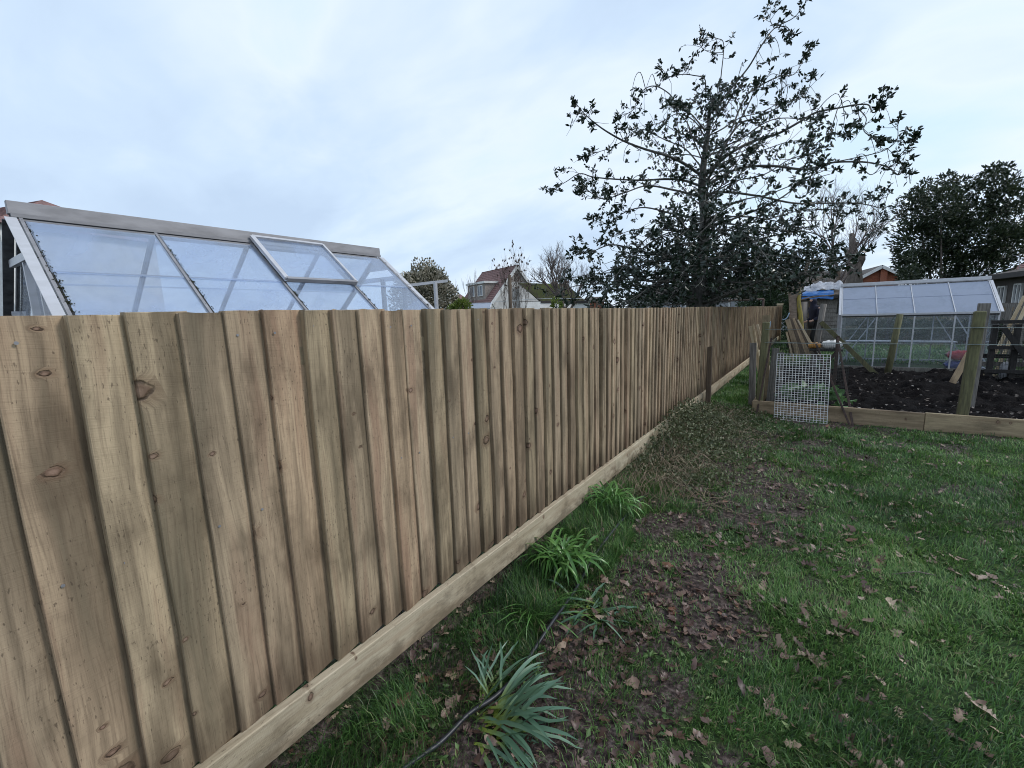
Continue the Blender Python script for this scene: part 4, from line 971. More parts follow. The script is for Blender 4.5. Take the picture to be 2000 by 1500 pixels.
# holly overhanging the fence
hb = V3(-2.05, 9.85, 0)
holly = thing('holly_tree', 'tall half-bare holly tree with glossy dark leaves leaning over the fence', 'tree', hb)
r_ = np.random.default_rng(21); rr = random.Random(21)
D0 = 9.08
cx_ = lambda x_, y_: (1060 + x_ * 0.4268, y_ * 0.4267)
def hp3(x_, y_, dd): a, b = cx_(x_, y_); return at(a, b, D0 + dd)
trunk_px = [(716, 1310), (730, 1150), (742, 1000), (728, 860), (740, 720), (757, 600), (764, 500), (790, 440)]
mb = MB()
tp = [hb + V3(0.0, 0.0, -0.1), hb + V3(0.02, 0, 0.8)] + [hp3(x_, y_, 0) for x_, y_ in trunk_px]
ps = smoothpath(tp, 5); TR = [.25, .235, .17, .125, .098, .076, .058, .045, .032, .022]
mb.tube(ps, list(np.interp(np.linspace(0, 9, len(ps)), range(10), TR)), 10)
for dx in (-0.14, 0.16): limb(mb, [hb + V3(dx, 0.05, 0), hb + V3(dx * 1.3, 0.05, 1.5), hb + V3(dx * 2.2, 0.1, 2.4), hb + V3(dx * 4.2, 0.2, 3.3)], 0.11, 0.04, 7)
mb.build('trunk', M['hollybark'], holly)
LIMBS = [   # (points in the crop, start depth offset, end depth offset, radius, leafiness)
 ([(740, 850), (800, 740), (860, 620), (930, 500), (975, 400)], 0, -0.9, .045, .8),
 ([(790, 500), (850, 420), (940, 310), (1000, 210), (1060, 130), (1150, 80), (1200, 15)], 0, -.5, .035, .9),
 ([(1060, 130), (1040, 90), (1045, 55)], -.4, -.4, .010, 2.2),
 ([(1060, 130), (1110, 120), (1140, 150)], -.4, -.6, .010, 2.2),
 ([(805, 440), (818, 330), (828, 200), (795, 175), (745, 160)], 0, .4, .018, .8),
 ([(822, 240), (770, 240), (735, 225), (720, 205)], .3, .5, .008, 1.4),
 ([(722, 800), (640, 745), (560, 710), (460, 680), (370, 645), (290, 600), (235, 560), (190, 520), (165, 490)], 0, -1.2, .045, .8),
 ([(718, 850), (640, 825), (560, 820), (450, 825), (330, 820), (230, 810), (170, 795), (110, 830), (55, 862)], 0, .8, .04, .75),
 ([(700, 470), (620, 480), (580, 430), (520, 395), (470, 405), (435, 450), (415, 500), (380, 525)], -.2, -.8, .02, .7),
 ([(745, 420), (740, 360), (690, 345), (640, 340), (580, 350), (548, 318)], 0, .5, .018, 1.2),
 ([(640, 345), (670, 300), (680, 270)], .3, .3, .008, 2),
 ([(755, 790), (860, 700), (980, 640), (1080, 610), (1180, 555), (1250, 515), (1350, 495), (1430, 480), (1490, 480), (1510, 515), (1545, 495), (1556, 450)], 0, -2.0, .045, .7),
 ([(1350, 495), (1330, 560), (1320, 590)], -1.6, -1.8, .012, 2.0), ([(1430, 480), (1450, 550), (1420, 590)], -1.8, -1.9, .011, 1.6),
 ([(1430, 485), (1480, 540), (1470, 600), (1530, 640)], -1.8, -2.1, .012, 1.4),
 ([(765, 840), (900, 770), (1050, 760), (1200, 775), (1320, 745), (1420, 740), (1500, 745), (1580, 765), (1625, 800), (1650, 770), (1630, 720), (1665, 680)], 0, -1.4, .045, .55),
 ([(1320, 745), (1440, 720), (1560, 690), (1620, 640), (1625, 575)], -.9, -1.6, .014, 1.0), ([(1440, 735), (1500, 800), (1560, 750), (1610, 730)], -1, -1.5, .012, .9),
 ([(745, 890), (850, 880), (1000, 900), (1150, 930), (1300, 930), (1430, 930), (1500, 940), (1555, 950), (1578, 895)], 0, .9, .04, .6),
 ([(1500, 940), (1560, 1000), (1530, 1050), (1480, 1045)], .8, .9, .009, .7),
 ([(860, 600), (930, 440), (1000, 390), (1080, 350), (1150, 340), (1190, 280), (1215, 225)], -.4, .8, .025, 1.0),
 ([(790, 720), (900, 570), (980, 540), (1100, 480), (1200, 430), (1228, 370)], 0, 1.1, .03, 1.1),
 ([(1080, 355), (1120, 400), (1110, 460)], .5, .5, .009, 1.4),
 ([(722, 900), (600, 870), (480, 850), (380, 880), (280, 910), (200, 870)], 0, -1.6, .035, 1.0),
 ([(722, 1000), (600, 980), (470, 950), (380, 970), (300, 1020), (230, 1010)], 0, 1.0, .035, 1.0),
 ([(718, 1200), (600, 1180), (450, 1150), (320, 1120), (230, 1150), (180, 1160)], 0, -.6, .04, 1.2),
 ([(712, 1280), (560, 1270), (400, 1290), (280, 1320), (210, 1290)], 0, .7, .035, 1.3),
 ([(735, 1150), (900, 1120), (1050, 1080), (1200, 1060), (1340, 1110)], 0, -.9, .04, 1.2),
 ([(730, 1240), (900, 1220), (1100, 1180), (1280, 1200), (1330, 1160)], 0, .9, .035, 1.2),
 ([(738, 1050), (850, 1010), (980, 960), (1100, 900), (1200, 820), (1290, 780)], 0, -1.5, .04, 1.1),
 ([(735, 1100), (880, 1040), (1040, 1000), (1200, 960), (1350, 960)], 0, 1.4, .035, 1.1),
 ([(748, 640), (700, 560), (620, 520), (540, 560), (505, 570)], 0, .6, .02, 1.2),
 ([(742, 760), (690, 640), (660, 560), (600, 500), (590, 470)], 0, -.7, .022, 1.2),
 ([(722, 760), (650, 680), (560, 640), (480, 600), (440, 590)], 0, 1.2, .022, 1.0),
 ([(450, 690), (380, 640), (440, 600), (470, 620)], -.6, -.6, .01, 1.3), ([(370, 645), (300, 680), (240, 700)], -.8, -.9, .012, 1.3),
 ([(760, 560), (840, 480), (900, 400), (1000, 400)], 0, -1.0, .02, 1.0),
 ([(770, 690), (900, 640), (1020, 560), (1120, 540), (1240, 560)], 0, -1.3, .025, 1.2),
 ([(760, 780), (880, 720), (1000, 690), (1120, 650), (1220, 640)], 0, .6, .025, 1.3),
 ([(750, 900), (880, 830), (1010, 800), (1130, 730), (1230, 700)], 0, -.5, .025, 1.3),
]
br = MB(); LP_, LD_ = [], []
tw = MB()
def leafy_twig(p, d, ln, nl, r0=0.006, sag=0.0):
    d = nrm(d); pts = [p]; c = p
    for j in range(3):
        d = nrm(d + r_.normal(0, 0.28, 3) + V3(0, 0, 0.12 - sag)); c = c + d * ln / 3; pts.append(c)
    tw.tube(pts, [r0, r0 * 0.8, r0 * 0.6, r0 * 0.4], 3, False)
    for j in range(nl):
        t = 1 - rr.random() ** 1.6 * 0.5; f = t * 3; i = min(int(f), 2); q = pts[i] + (pts[i + 1] - pts[i]) * (f - i)
        LP_.append(q + r_.normal(0, 0.012, 3)); LD_.append(nrm(pts[i + 1] - pts[i]) * 0.5 + r_.normal(0, 0.55, 3))
for pts_, d0, d1, rad, lf in LIMBS:
    m = len(pts_); P3 = [hp3(x_, y_, d0 + (d1 - d0) * i / (m - 1) + (0.12 * math.sin(2.3 * i + d1 * 5))) for i, (x_, y_) in enumerate(pts_)]
    ps = limb(br, P3, rad * 0.72, 0.006, 6)
    seg = sum(np.linalg.norm(ps[i + 1] - ps[i]) for i in range(len(ps) - 1))
    low = np.mean([y_ for _, y_ in pts_]) > 780
    nt_ = int(seg * (10.0 if low else 6.4) * min(lf, 1.5))
    for i in range(nt_):
        t = rr.random() ** (0.7) * 0.9 + 0.1; f = t * (len(ps) - 1); j = min(int(f), len(ps) - 2); p = ps[j] + (ps[j + 1] - ps[j]) * (f - j); d = nrm(ps[j + 1] - ps[j])
        if low or rr.random() < 0.75: leafy_twig(p, d * 0.5 + r_.normal(0, 0.7, 3), rr.uniform(0.12, 0.42) * (1.1 if low else 0.8), rr.randint(7, 15))
        else: leafy_twig(p, d * 0.2 + r_.normal(0, 0.6, 3) - V3(0, 0, 0.3), rr.uniform(0.3, 0.6), rr.randint(0, 3), sag=0.3)
    for _ in range(3): leafy_twig(ps[-1], nrm(ps[-1] - ps[-3]) + r_.normal(0, 0.35, 3), rr.uniform(0.1, 0.26), rr.randint(7, 13))
# long bare whips that arch over and hang from the outer limbs
for pts_, d0, d1, rad, lf in LIMBS:
    m = len(pts_)
    if rad < 0.02: continue
    for _ in range(2):
        i = rr.randint(m // 3, max(m // 3, m - 4)); x_, y_ = pts_[i]; p = hp3(x_, y_, d0 + (d1 - d0) * i / (m - 1)); sx_ = 1 if x_ > 740 else -1
        out_ = V3(RC[0][0], RC[1][0], 0) * sx_ * rr.uniform(0.3, 1.0) + V3(RC[0][2], RC[1][2], 0) * rr.uniform(-0.6, 0.6); ln = rr.uniform(0.35, 0.95)
        cur = [p, p + out_ * ln * .3 + V3(0, 0, ln * rr.uniform(.1, .35)), p + out_ * ln * .62 + V3(0, 0, ln * rr.uniform(-.05, .3)), p + out_ * ln * .85 - V3(0, 0, ln * rr.uniform(0, .35)), p + out_ * ln * rr.uniform(.7, 1.0) - V3(0, 0, ln * rr.uniform(.1, .6))]
        ps = limb(br, cur, 0.008, 0.004, 4, 3)
        for _k in range(2): leafy_twig(ps[-1], nrm(ps[-1] - ps[-2]) * .5 + r_.normal(0, .4, 3) + V3(0, 0, .3), rr.uniform(.08, .2), rr.randint(4, 10), .004)
# the dense low skirt and inner branches
for i in range(96):
    z0 = rr.uniform(1.8, 3.5) if i < 72 else rr.uniform(1.9, 2.8); a = rr.uniform(0, 6.28) if i < 72 else rr.choice([0.75, 3.9]) + rr.gauss(0, 0.35); ln = rr.uniform(1.2, 3.0) if i < 72 else rr.uniform(2.2, 3.5) * (1.0 if z0 < 3.0 else 0.75)
    p = hb + V3(0, 0, z0); pts_ = [p]; d = V3(math.cos(a), math.sin(a), 0.25)
    for j in range(5): d = nrm(d + V3(0, 0, -0.16) + r_.normal(0, 0.16, 3)); pts_.append(pts_[-1] + d * ln / 5)
    for q in pts_: q[2] = max(q[2], 1.85 + 0.3 * max(0, q[0] + 1.9))
    ps = limb(br, pts_, rr.uniform(0.014, 0.03), 0.005, 5, 4)
    for k_ in range(int(ln * 6.0)):
        f = (0.25 + 0.75 * rr.random()) * (len(ps) - 1); j = min(int(f), len(ps) - 2)
        leafy_twig(ps[j], nrm(ps[j + 1] - ps[j]) * 0.4 + r_.normal(0, 0.7, 3), rr.uniform(0.15, 0.5), rr.randint(7, 16), 0.005)
for i in range(32):
    z0 = rr.uniform(3.5, 5.6); a = rr.uniform(0, 6.28); ln = rr.uniform(0.7, 1.7)
    p = tp[min(2 + int((z0 - 1.7) / 0.9), len(tp) - 1)] * V3(1, 1, 0) + V3(0, 0, z0); pts_ = [p]; d = V3(math.cos(a), math.sin(a), 0.5)
    for j in range(4): d = nrm(d + r_.normal(0, 0.2, 3)); pts_.append(pts_[-1] + d * ln / 4)
    ps = limb(br, pts_, rr.uniform(0.012, 0.02), 0.004, 5, 4)
    for k_ in range(int(ln * 8)):
        f = (0.35 + 0.65 * rr.random()) * (len(ps) - 1); j = min(int(f), len(ps) - 2)
        leafy_twig(ps[j], nrm(ps[j + 1] - ps[j]) * 0.5 + r_.normal(0, 0.6, 3), rr.uniform(0.12, 0.35), rr.randint(4, 10), 0.005)
for (x_, y_) in ((770, 480), (800, 430), (760, 520), (735, 430), (835, 450), (790, 520), (760, 450), (745, 560), (720, 480), (810, 500)):
    for _ in range(5): leafy_twig(hp3(x_, y_, rr.uniform(-.3, .3)), r_.normal(0, 0.6, 3) + V3(0, 0, 0.4), rr.uniform(0.15, 0.34), rr.randint(7, 14), 0.005)
br.build('branches', M['hollybark'], holly); tw.build('twigs', M['hollybark'], holly)
LP_, LD_ = np.array(LP_), np.array(LD_); kp = LP_[:, 2] > np.where(LP_[:, 0] < -1.75, 1.62, 1.95); LP_, LD_ = LP_[kp], LD_[kp]
leafcloud('crown', LP_, LD_, 0.084, 0.040, M['holly'], holly, seed=4, fold=0.22, oval=True)
print('holly leaves', len(LP_))

def bare_tree(name, label, base, height, r0, spread, levels, n1, seed, mat, cat='tree', lean=(0, 0, 0), trunk_f=0.25, up=0.35, sides=3, seeds=0, group=None, stems=1, barkmat=None, child=3):
    r = np.random.default_rng(seed); t = thing(name, label, cat, base, group); tr, cr = MB(), MB(); heads = []
    base = np.asarray(base, float)
    def grow(p, d, ln, rad, lv):
        pts = [p]; c = p; dd = nrm(d)
        for j in range(3):
            dd = nrm(dd + r.normal(0, 0.12, 3) + V3(0, 0, up * 0.25)); c = c + dd * ln / 3; pts.append(c)
        (cr if lv > 0 else tr).tube(pts, [rad, rad * 0.87, rad * 0.75, rad * 0.62], 7 if lv == 0 else 4 if lv == 1 else sides, False)
        if lv >= levels:
            if seeds and r.random() < seeds: heads.append((c, dd))
            return
        for k in range(n1 if lv == 0 else child):
            f = 0.45 + 0.55 * (k + 1) / (n1 if lv == 0 else child); i = min(int(f * 3), 2); q = pts[i] + (pts[i + 1] - pts[i]) * min(f * 3 - i, 1)
            grow(q, dd + r.normal(0, spread, 3) * V3(1, 1, 0.6) + V3(0, 0, up * 0.4), ln * r.uniform(0.55, 0.85) * (1.0 if lv else (1 - trunk_f) / trunk_f * 0.36), rad * 0.55, lv + 1)
    for s in range(stems):
        b = base + (V3(*r.normal(0, 0.12, 2), 0) if stems > 1 else 0); d = nrm(V3(0, 0, 1) + np.asarray(lean) + (r.normal(0, 0.22, 3) * V3(1, 1, 0) if stems > 1 else 0))
        grow(b - V3(0, 0, 0.1), d, height * trunk_f * (r.uniform(0.8, 1.1) if stems > 1 else 1), r0, 0)
    tr.build('trunk', barkmat or M['greybark'], t); cr.build('crown', mat, t)
    if heads: leafcloud('seed_head', np.repeat(np.array([h[0] for h in heads]), 6, 0) + r.normal(0, 0.02, (len(heads) * 6, 3)), np.repeat(np.array([h[1] for h in heads]), 6, 0), 0.13, 0.05, M['seed'], t, 'stuff', seed=1, spread=0.5)
    return t
g0 = lambda px_, dep: at(px_, 600, dep) * V3(1, 1, 0)
bare_tree('bare_tree', 'wide bare tree with pale twigs left of the holly above the mossy roof', g0(1100, 33), 9.0, 0.22, 0.50, 6, 8, 3, M['twig'], trunk_f=0.36, up=0.35)
bare_tree('bare_sapling', 'slim upright bare saplings left of the brown-roofed house', g0(932, 30), 7.4, 0.03, 0.18, 3, 3, 5, M['twig'], 'tree', trunk_f=0.5, up=0.9, stems=5)
bare_tree('bare_shrub', 'tall bare shrub with brown seed heads in front of the white gable', g0(1000, 26), 7.4, 0.022, 0.24, 4, 4, 8, M['greybark'], 'shrub', trunk_f=0.42, up=0.5, stems=8, seeds=0.13)
bare_tree('bare_shrub', 'low dark twiggy shrub against the white gable wall', g0(1020, 29), 3.4, 0.022, 0.4, 4, 4, 9, M['greybark'], 'shrub', trunk_f=0.3, up=0.5, stems=6)
bare_tree('bare_tree', 'bare thin-twigged tree behind the holly near the sawn-off trunk', g0(1618, 23), 10.0, 0.13, 0.42, 6, 6, 14, M['twig'], trunk_f=0.36, up=0.25, lean=(0.2, 0, 0), barkmat=M['palebark'])
bare_tree('bare_shrub', 'thin bare twigs growing beside the tarpaulin-roofed shed', g0(1625, 19), 3.0, 0.02, 0.5, 3, 3, 15, M['twig'], 'shrub', trunk_f=0.4, up=0.3, stems=3)

# sawn-off trunk
p0 = g0(1668, 30); st_ = thing('sawn_trunk', 'thick grey sawn-off tree trunk with stubs above the small greenhouse', 'tree', p0)
mb = MB(); pa = [at(1669, 600, 30) * V3(1, 1, 0), at(1669, 548, 30), at(1668, 510, 30), at(1666, 485, 30), at(1663, 456, 30)]
mb.tube(pa, [0.50, 0.47, 0.38, 0.22, 0.13], 10); mb.tube([at(1676, 522, 30), at(1684, 506, 29.8), at(1685, 498, 29.7)], [0.2, 0.19, 0.15], 8); mb.tube([at(1660, 500, 30), at(1651, 487, 30.2)], [0.24, 0.13], 8)
mb.tube([at(1667, 484, 30), at(1674, 472, 29.8)], [0.18, 0.11], 7); mb.build('trunk', M['greybark'], st_)

# forked pale tree at the far end of the fence
b0 = ony(1551, 690, 19.0) * V3(1, 1, 0); ft = thing('forked_tree', 'pale brown forked trunk standing at the far end of the fence', 'tree', b0)
mb = MB(); d_ = 15.8
limb(mb, [b0 - V3(0, 0, .1), at(1549, 640, d_), at(1549, 600, d_), at(1546, 570, d_), at(1538, 548, d_), at(1524, 525, d_)], 0.165, 0.09, 9)
limb(mb, [at(1548, 585, d_), at(1558, 565, d_ - .1), at(1568, 540, d_ - .2), at(1580, 510, d_ - .3)], 0.12, 0.06, 8)
limb(mb, [at(1560, 562, d_), at(1590, 548, d_ - .3), at(1620, 537, d_ - .5), at(1650, 525, d_ - .7)], 0.05, 0.02, 6)
limb(mb, [at(1556, 588, d_), at(1590, 580, d_ - .4), at(1620, 577, d_ - .7), at(1645, 572, d_ - .8)], 0.03, 0.012, 5)
mb.build('trunk', M['palebark'], ft)
mb = MB(); limb(mb, [at(1561, 566, d_ - .1), at(1560, 590, d_ - .1), at(1563, 620, d_ - .1), b0 + V3(0.25, -0.1, 0)], 0.05, 0.10, 7); mb.build('lichen_stem', M['lichenbark'], ft)

def bush(name, label, cat, lobes, n, ln, wd, mat, seed, stem=True, inner=0.35, group=None, spread=1.0, fold=0.25):
    """lobes: (centre, radii). leaves fill the outer shell of every lobe."""
    r = np.random.default_rng(seed); c0 = np.mean([l[0] for l in lobes], 0); base = V3(c0[0], c0[1], 0)
    t = thing(name, label, cat, base, group); wts = np.array([np.prod(l[1]) ** 0.67 for l in lobes]); wts /= wts.sum(); P, D = [], []
    for (c, rad), w_ in zip(lobes, wts):
        m = int(n * w_); d = r.normal(0, 1, (m, 3)); d /= np.linalg.norm(d, axis=1, keepdims=True)
        bump_ = 0.58 + 0.78 * vn(d[:, 0] * 2 + d[:, 2] * 1.3 + c[0], d[:, 1] * 2 - d[:, 2] + c[1], 1.6, seed)
        f = (inner + (1 - inner) * r.random(m) ** 0.45) * bump_
        P.append(np.asarray(c) + d * np.asarray(rad) * f[:, None]); D.append(d * 0.8 + V3(0, 0, 0.3))
    P, D = np.concatenate(P), np.concatenate(D); k_ = P[:, 2] > 0.02; leafcloud('crown', P[k_], D[k_], ln, wd, mat, t, seed=seed, spread=spread, fold=fold)
    if stem:
        mb = MB()
        for c, rad in lobes:
            if min(rad) > 0.9 or len(lobes) < 6: mb.tube([base + V3(0, 0, -0.1), (base + np.asarray(c)) / 2 * V3(1, 1, 1), c], [0.05 + 0.04 * rad[2], 0.04 + 0.02 * rad[2], 0.02], 6)
        mb.build('trunk', M['greybark'], t)
    return t
a = at(832, 572, 16)
bush('flowering_shrub', 'rounded evergreen shrub covered in cream flower heads behind the greenhouse', 'shrub', [(a, (0.98, 0.98, 1.0)), (at(858, 588, 16), (0.66, 0.66, 0.95)), (at(804, 584, 16), (0.66, 0.66, 0.85)), (at(836, 640, 16), (1.0, 1.0, 1.0)), (at(826, 552, 16), (0.62, 0.62, 0.5)), (at(845, 552, 16), (0.5, 0.5, 0.45))], 16000, 0.095, 0.065, M['creamleaf'], 3, inner=0.6)
bush('leafy_shrub', 'yellow-green leafy shrub left of the small glasshouse roof', 'shrub', [(at(903, 597, 15), (0.26, 0.26, 0.22)), (at(893, 606, 15), (0.3, 0.3, 0.3))], 1000, 0.10, 0.05, M['limeleaf'], 4)
bush('leafy_shrub', 'yellow-green leafy shrub below the big bare tree', 'shrub', [(at(1087, 596, 18), (0.2, 0.2, 0.26))], 260, 0.12, 0.06, M['limeleaf'], 5)
bush('conifer_bush', 'bushy grey-green conifer rising behind the far fence end', 'shrub', [(at(1505, 585, 24), (1.1, 1.1, 1.0)), (at(1478, 592, 24), (0.9, 0.9, 0.6)), (at(1532, 580, 24), (0.8, 0.8, 1.2)), (at(1505, 640, 24), (1.6, 1.4, 1.4))], 14000, 0.17, 0.05, M['conifer'], 6)
ev = [(1800, 470, 2.0), (1790, 410, 1.5), (1838, 400, 1.5), (1850, 450, 2.4), (1900, 415, 1.6), (1905, 470, 2.4), (1962, 395, 1.3), (1985, 425, 1.5), (1965, 480, 1.8), (1785, 515, 1.4), (1840, 525, 2.0), (1910, 530, 2.0), (1955, 368, 0.9), (1850, 380, 0.8), (1990, 470, 1.3), (1875, 590, 2.6)]
er = random.Random(4)
for x_, y_ in ((1780, 412), (1797, 378), (1815, 376), (1835, 364), (1862, 360), (1878, 356), (1900, 370), (1925, 350), (1938, 336), (1952, 342), (1975, 350), (1992, 362), (1766, 440), (1770, 470), (1776, 500), (1770, 520), (1774, 535), (1772, 545), (1790, 380), (1908, 362), (1808, 360), (1958, 332), (1850, 350)): ev.append((x_, y_, er.uniform(0.3, 0.75)))
bush('evergreen_tree', 'large dense dark evergreen tree above the small greenhouse', 'tree', [(at(x_, y_, 27 + er.uniform(-1.2, 1.2)), (q * 0.72, q * 0.72, q * 0.66)) for x_, y_, q in ev], 26000, 0.22, 0.10, M['evergreen'], 7, inner=0.3)

# ------------------------------------------------------------------ houses
def tiled(parent, e0, e1, r0, r1, n, mat, name='tile_courses', lift=0.03):
    e0, e1, r0, r1 = map(lambda q: np.asarray(q, float), (e0, e1, r0, r1)); nv = nrm(np.cross(e1 - e0, r0 - e0)); mb = MB()
    if nv[2] < 0: nv = -nv
    for i in range(n):
        a, b = i / n, (i + 1) / n + 0.01
        p = [e0 + (r0 - e0) * a + nv * lift, e1 + (r1 - e1) * a + nv * lift, e1 + (r1 - e1) * b, e0 + (r0 - e0) * b]
        mb.hexa([q - nv * 0.04 for q in p], p)
    o = mb.build(name, mat, parent); return o
def window(parent, p, du, dv, nv, bars=1):
    """p lower corner, du/dv edge vectors, nv outward normal"""
    p, du, dv, nv = map(lambda q: np.asarray(q, float), (p, du, dv, nv)); f = MB(); t = 0.07; u, v = nrm(du), nrm(dv)
    for a, b in ((p, p + du), (p + dv, p + du + dv)): f.bar(a, b, 0.09, t, v)
    for i in range(bars + 2): q = p + du * i / (bars + 1); f.bar(q, q + dv, t, 0.09, nv)
    wo = f.build('window', M['white'], parent); MB().slab([p - nv * 0.02, p + du - nv * 0.02, p + du + dv - nv * 0.02, p + dv - nv * 0.02], 0.02).build('pane', M['window'], wo); return wo
Hx = lambda v: V3(v[0], v[1], 0)
A = at(1010, 518, 45); B = onz(941.5, 532.5, A[2]); rdir = nrm(Hx(B - A)); pd = V3(-rdir[1], rdir[0], 0)
F_ = onplane(962, 588, A, rdir)
if np.dot(F_ - A, pd) < 0: pd = -pd
slope = (A[2] - F_[2]) / np.dot(F_ - A, pd); ze = 2.6; hw = (A[2] - ze) / slope; Lr = np.linalg.norm(Hx(B - A))
h1 = thing('house', 'house with steep brown tiled roof, white-edged gable and flat dormer', 'house', Hx(A))
q = lambda al, ac, z: A + rdir * al + pd * ac + V3(0, 0, z - A[2])
zm = A[2] - 1.7; wm_ = 1.7 / slope
MB().slab([q(0.12, hw, ze), q(0.12, -hw, ze), q(0.12, -wm_, zm), q(0.12, wm_, zm)], 0.2).build('wall', M['offwhite'], h1)
MB().slab([q(0.10, wm_, zm), q(0.10, -wm_, zm), q(0.10, 0, A[2] - 0.05)], 0.2).build('gable_cladding', M['pebble'], h1)
MB().hexa([q(0.13, -hw + .1, 0), q(0.13, hw - .1, 0), q(Lr, hw - .1, 0), q(Lr, -hw + .1, 0)], [q(0.13, -hw + .1, ze), q(0.13, hw - .1, ze), q(Lr, hw - .1, ze), q(Lr, -hw + .1, ze)]).build('wall', M['offwhite'], h1)
for s in (1, -1):
    rf = MB().slab([q(0, 0, A[2]), q(Lr, 0, A[2]), q(Lr, s * (hw + .3), ze - .3 * slope), q(0, s * (hw + .3), ze - .3 * slope)][::s], 0.1).build('roof', M['tile'], h1)
    tiled(rf, q(0, s * (hw + .3), ze - .3 * slope), q(Lr, s * (hw + .3), ze - .3 * slope), q(0, 0, A[2]), q(Lr, 0, A[2]), 22, M['tile'])
    MB().bar(q(-0.06, 0, A[2] - 0.12), q(-0.06, s * (hw + .3), ze - .3 * slope - .12), 0.06, 0.30, (0, 0, 1)).build('bargeboard', M['white'], h1)
MB().slab([q(Lr - 0.05, hw, ze), q(Lr - 0.05, -hw, ze), q(Lr - 0.05, 0, A[2] - .05)], 0.1).build('wall', M['pebble'], h1)
# flat-roofed dormer
dpl = A + pd * (hw * 0.80); C = onplane(947, 553, dpl, pd); D2 = onplane(913, 558, dpl, pd)
al0, al1 = np.dot(C - A, rdir), np.dot(D2 - A, rdir); zd = C[2]; z0 = A[2] - slope * hw * 0.80 - 0.3
inn = max(0.2, (A[2] - zd) / slope); dm = MB().hexa([q(al0, hw * .8, z0), q(al1, hw * .8, z0), q(al1, inn, z0), q(al0, inn, z0)], [q(al0, hw * .8, zd), q(al1, hw * .8, zd), q(al1, inn, zd), q(al0, inn, zd)]).build('dormer', M['pebble'], h1)
MB().hexa([q(al0 - .15, hw * .8 + .15, zd), q(al1 + .15, hw * .8 + .15, zd), q(al1 + .15, inn - .2, zd), q(al0 - .15, inn - .2, zd)], [q(al0 - .15, hw * .8 + .15, zd + .22), q(al1 + .15, hw * .8 + .15, zd + .22), q(al1 + .15, inn - .2, zd + .22), q(al0 - .15, inn - .2, zd + .22)]).build('dormer_roof', M['white'], dm)
la = al1 - al0
for f0, f1 in ((0.12, 0.38), (0.58, 0.84)): window(dm, q(al0 + la * f0, hw * .8 + .04, zd - 1.25), rdir * la * (f1 - f0), V3(0, 0, 1.05), pd)
# wing with the mossy roof
h2 = thing('bungalow', 'low bungalow wing with moss-green tiled roof beside the steep gable', 'house', Hx(onplane(1012, 553, A - rdir * 0.3, rdir)))
A2 = A - rdir * 0.30; W0 = onplane(1012, 553, A2, rdir); W1 = onz(1094, 554.5, W0[2]); E1 = onplane(1056, 588, A2, rdir); wv = W1 - W0; E2 = E1 + wv * 1.15; W1 = W0 + wv * 1.15
rf = MB().slab([W0, E1, E2, W1], 0.12).build('roof', M['mosstile'], h2); tiled(rf, E1, E2, W0, W1, 16, M['mosstile'])
E1b, E2b = W0 + (W0 - E1) * V3(1, 1, -1), W0 + wv * 1.15 + (W0 - E1) * V3(1, 1, -1)
ins = nrm(Hx(W0 - E1)) * 0.35
MB().hexa([Hx(E1 + ins + wv * .03), Hx(E2 + ins), Hx(W1), Hx(W0 + wv * .03)], [x_ + V3(0, 0, .0) for x_ in (E1 + ins + wv * .03 - V3(0, 0, .05), E2 + ins - V3(0, 0, .05), V3(W1[0], W1[1], E2[2] - .05), V3(*(W0 + wv * .03)[:2], E1[2] - .05))]).build('wall', M['white'], h2)
MB().bar(E1 - ins * .1 - V3(0, 0, .1), E2 - ins * .1 - V3(0, 0, .1), 0.1, 0.22).build('fascia', M['fascia'], h2)
MB().slab([E1 + ins + wv * .02, W0 + wv * .02, V3(*(W0 + wv * .02)[:2], E1[2])], 0.1).build('gable', M['offwhite'], h2)

def block(mb, p, q_, depth, z0, z1):
    p, q_ = Hx(p), Hx(q_); d = nrm(q_ - p); n_ = V3(-d[1], d[0], 0)
    if np.dot(n_, p - CAM) < 0: n_ = -n_
    return mb.hexa([p + V3(0, 0, z0), q_ + V3(0, 0, z0), q_ + n_ * depth + V3(0, 0, z0), p + n_ * depth + V3(0, 0, z0)], [p + V3(0, 0, z1), q_ + V3(0, 0, z1), q_ + n_ * depth + V3(0, 0, z1), p + n_ * depth + V3(0, 0, z1)]), d, n_
# small far house
p, q_ = at(881, 590, 75), at(907, 590, 75); h3 = thing('house', 'small far house with brown hipped roof behind the yellow-green shrub', 'house', Hx(p)); zt = at(893, 585, 75)[2]; za = at(892, 572, 75)[2]
mb, d, n_ = block(MB(), p, q_, 7, 0, zt); mb.build('wall', M['brick'], h3)
p, q_ = Hx(p), Hx(q_); c4 = [p - d * .3 - n_ * .3, q_ + d * .3 - n_ * .3, q_ + d * .3 + n_ * 7.3, p - d * .3 + n_ * 7.3]; c4 = [x_ + V3(0, 0, zt) for x_ in c4]; ap = (p + q_) / 2 + n_ * 3.5 + V3(0, 0, za)
m2 = MB()
for i in range(4): m2.poly([c4[i], c4[(i + 1) % 4], ap])
m2.build('roof', M['tile'], h3)
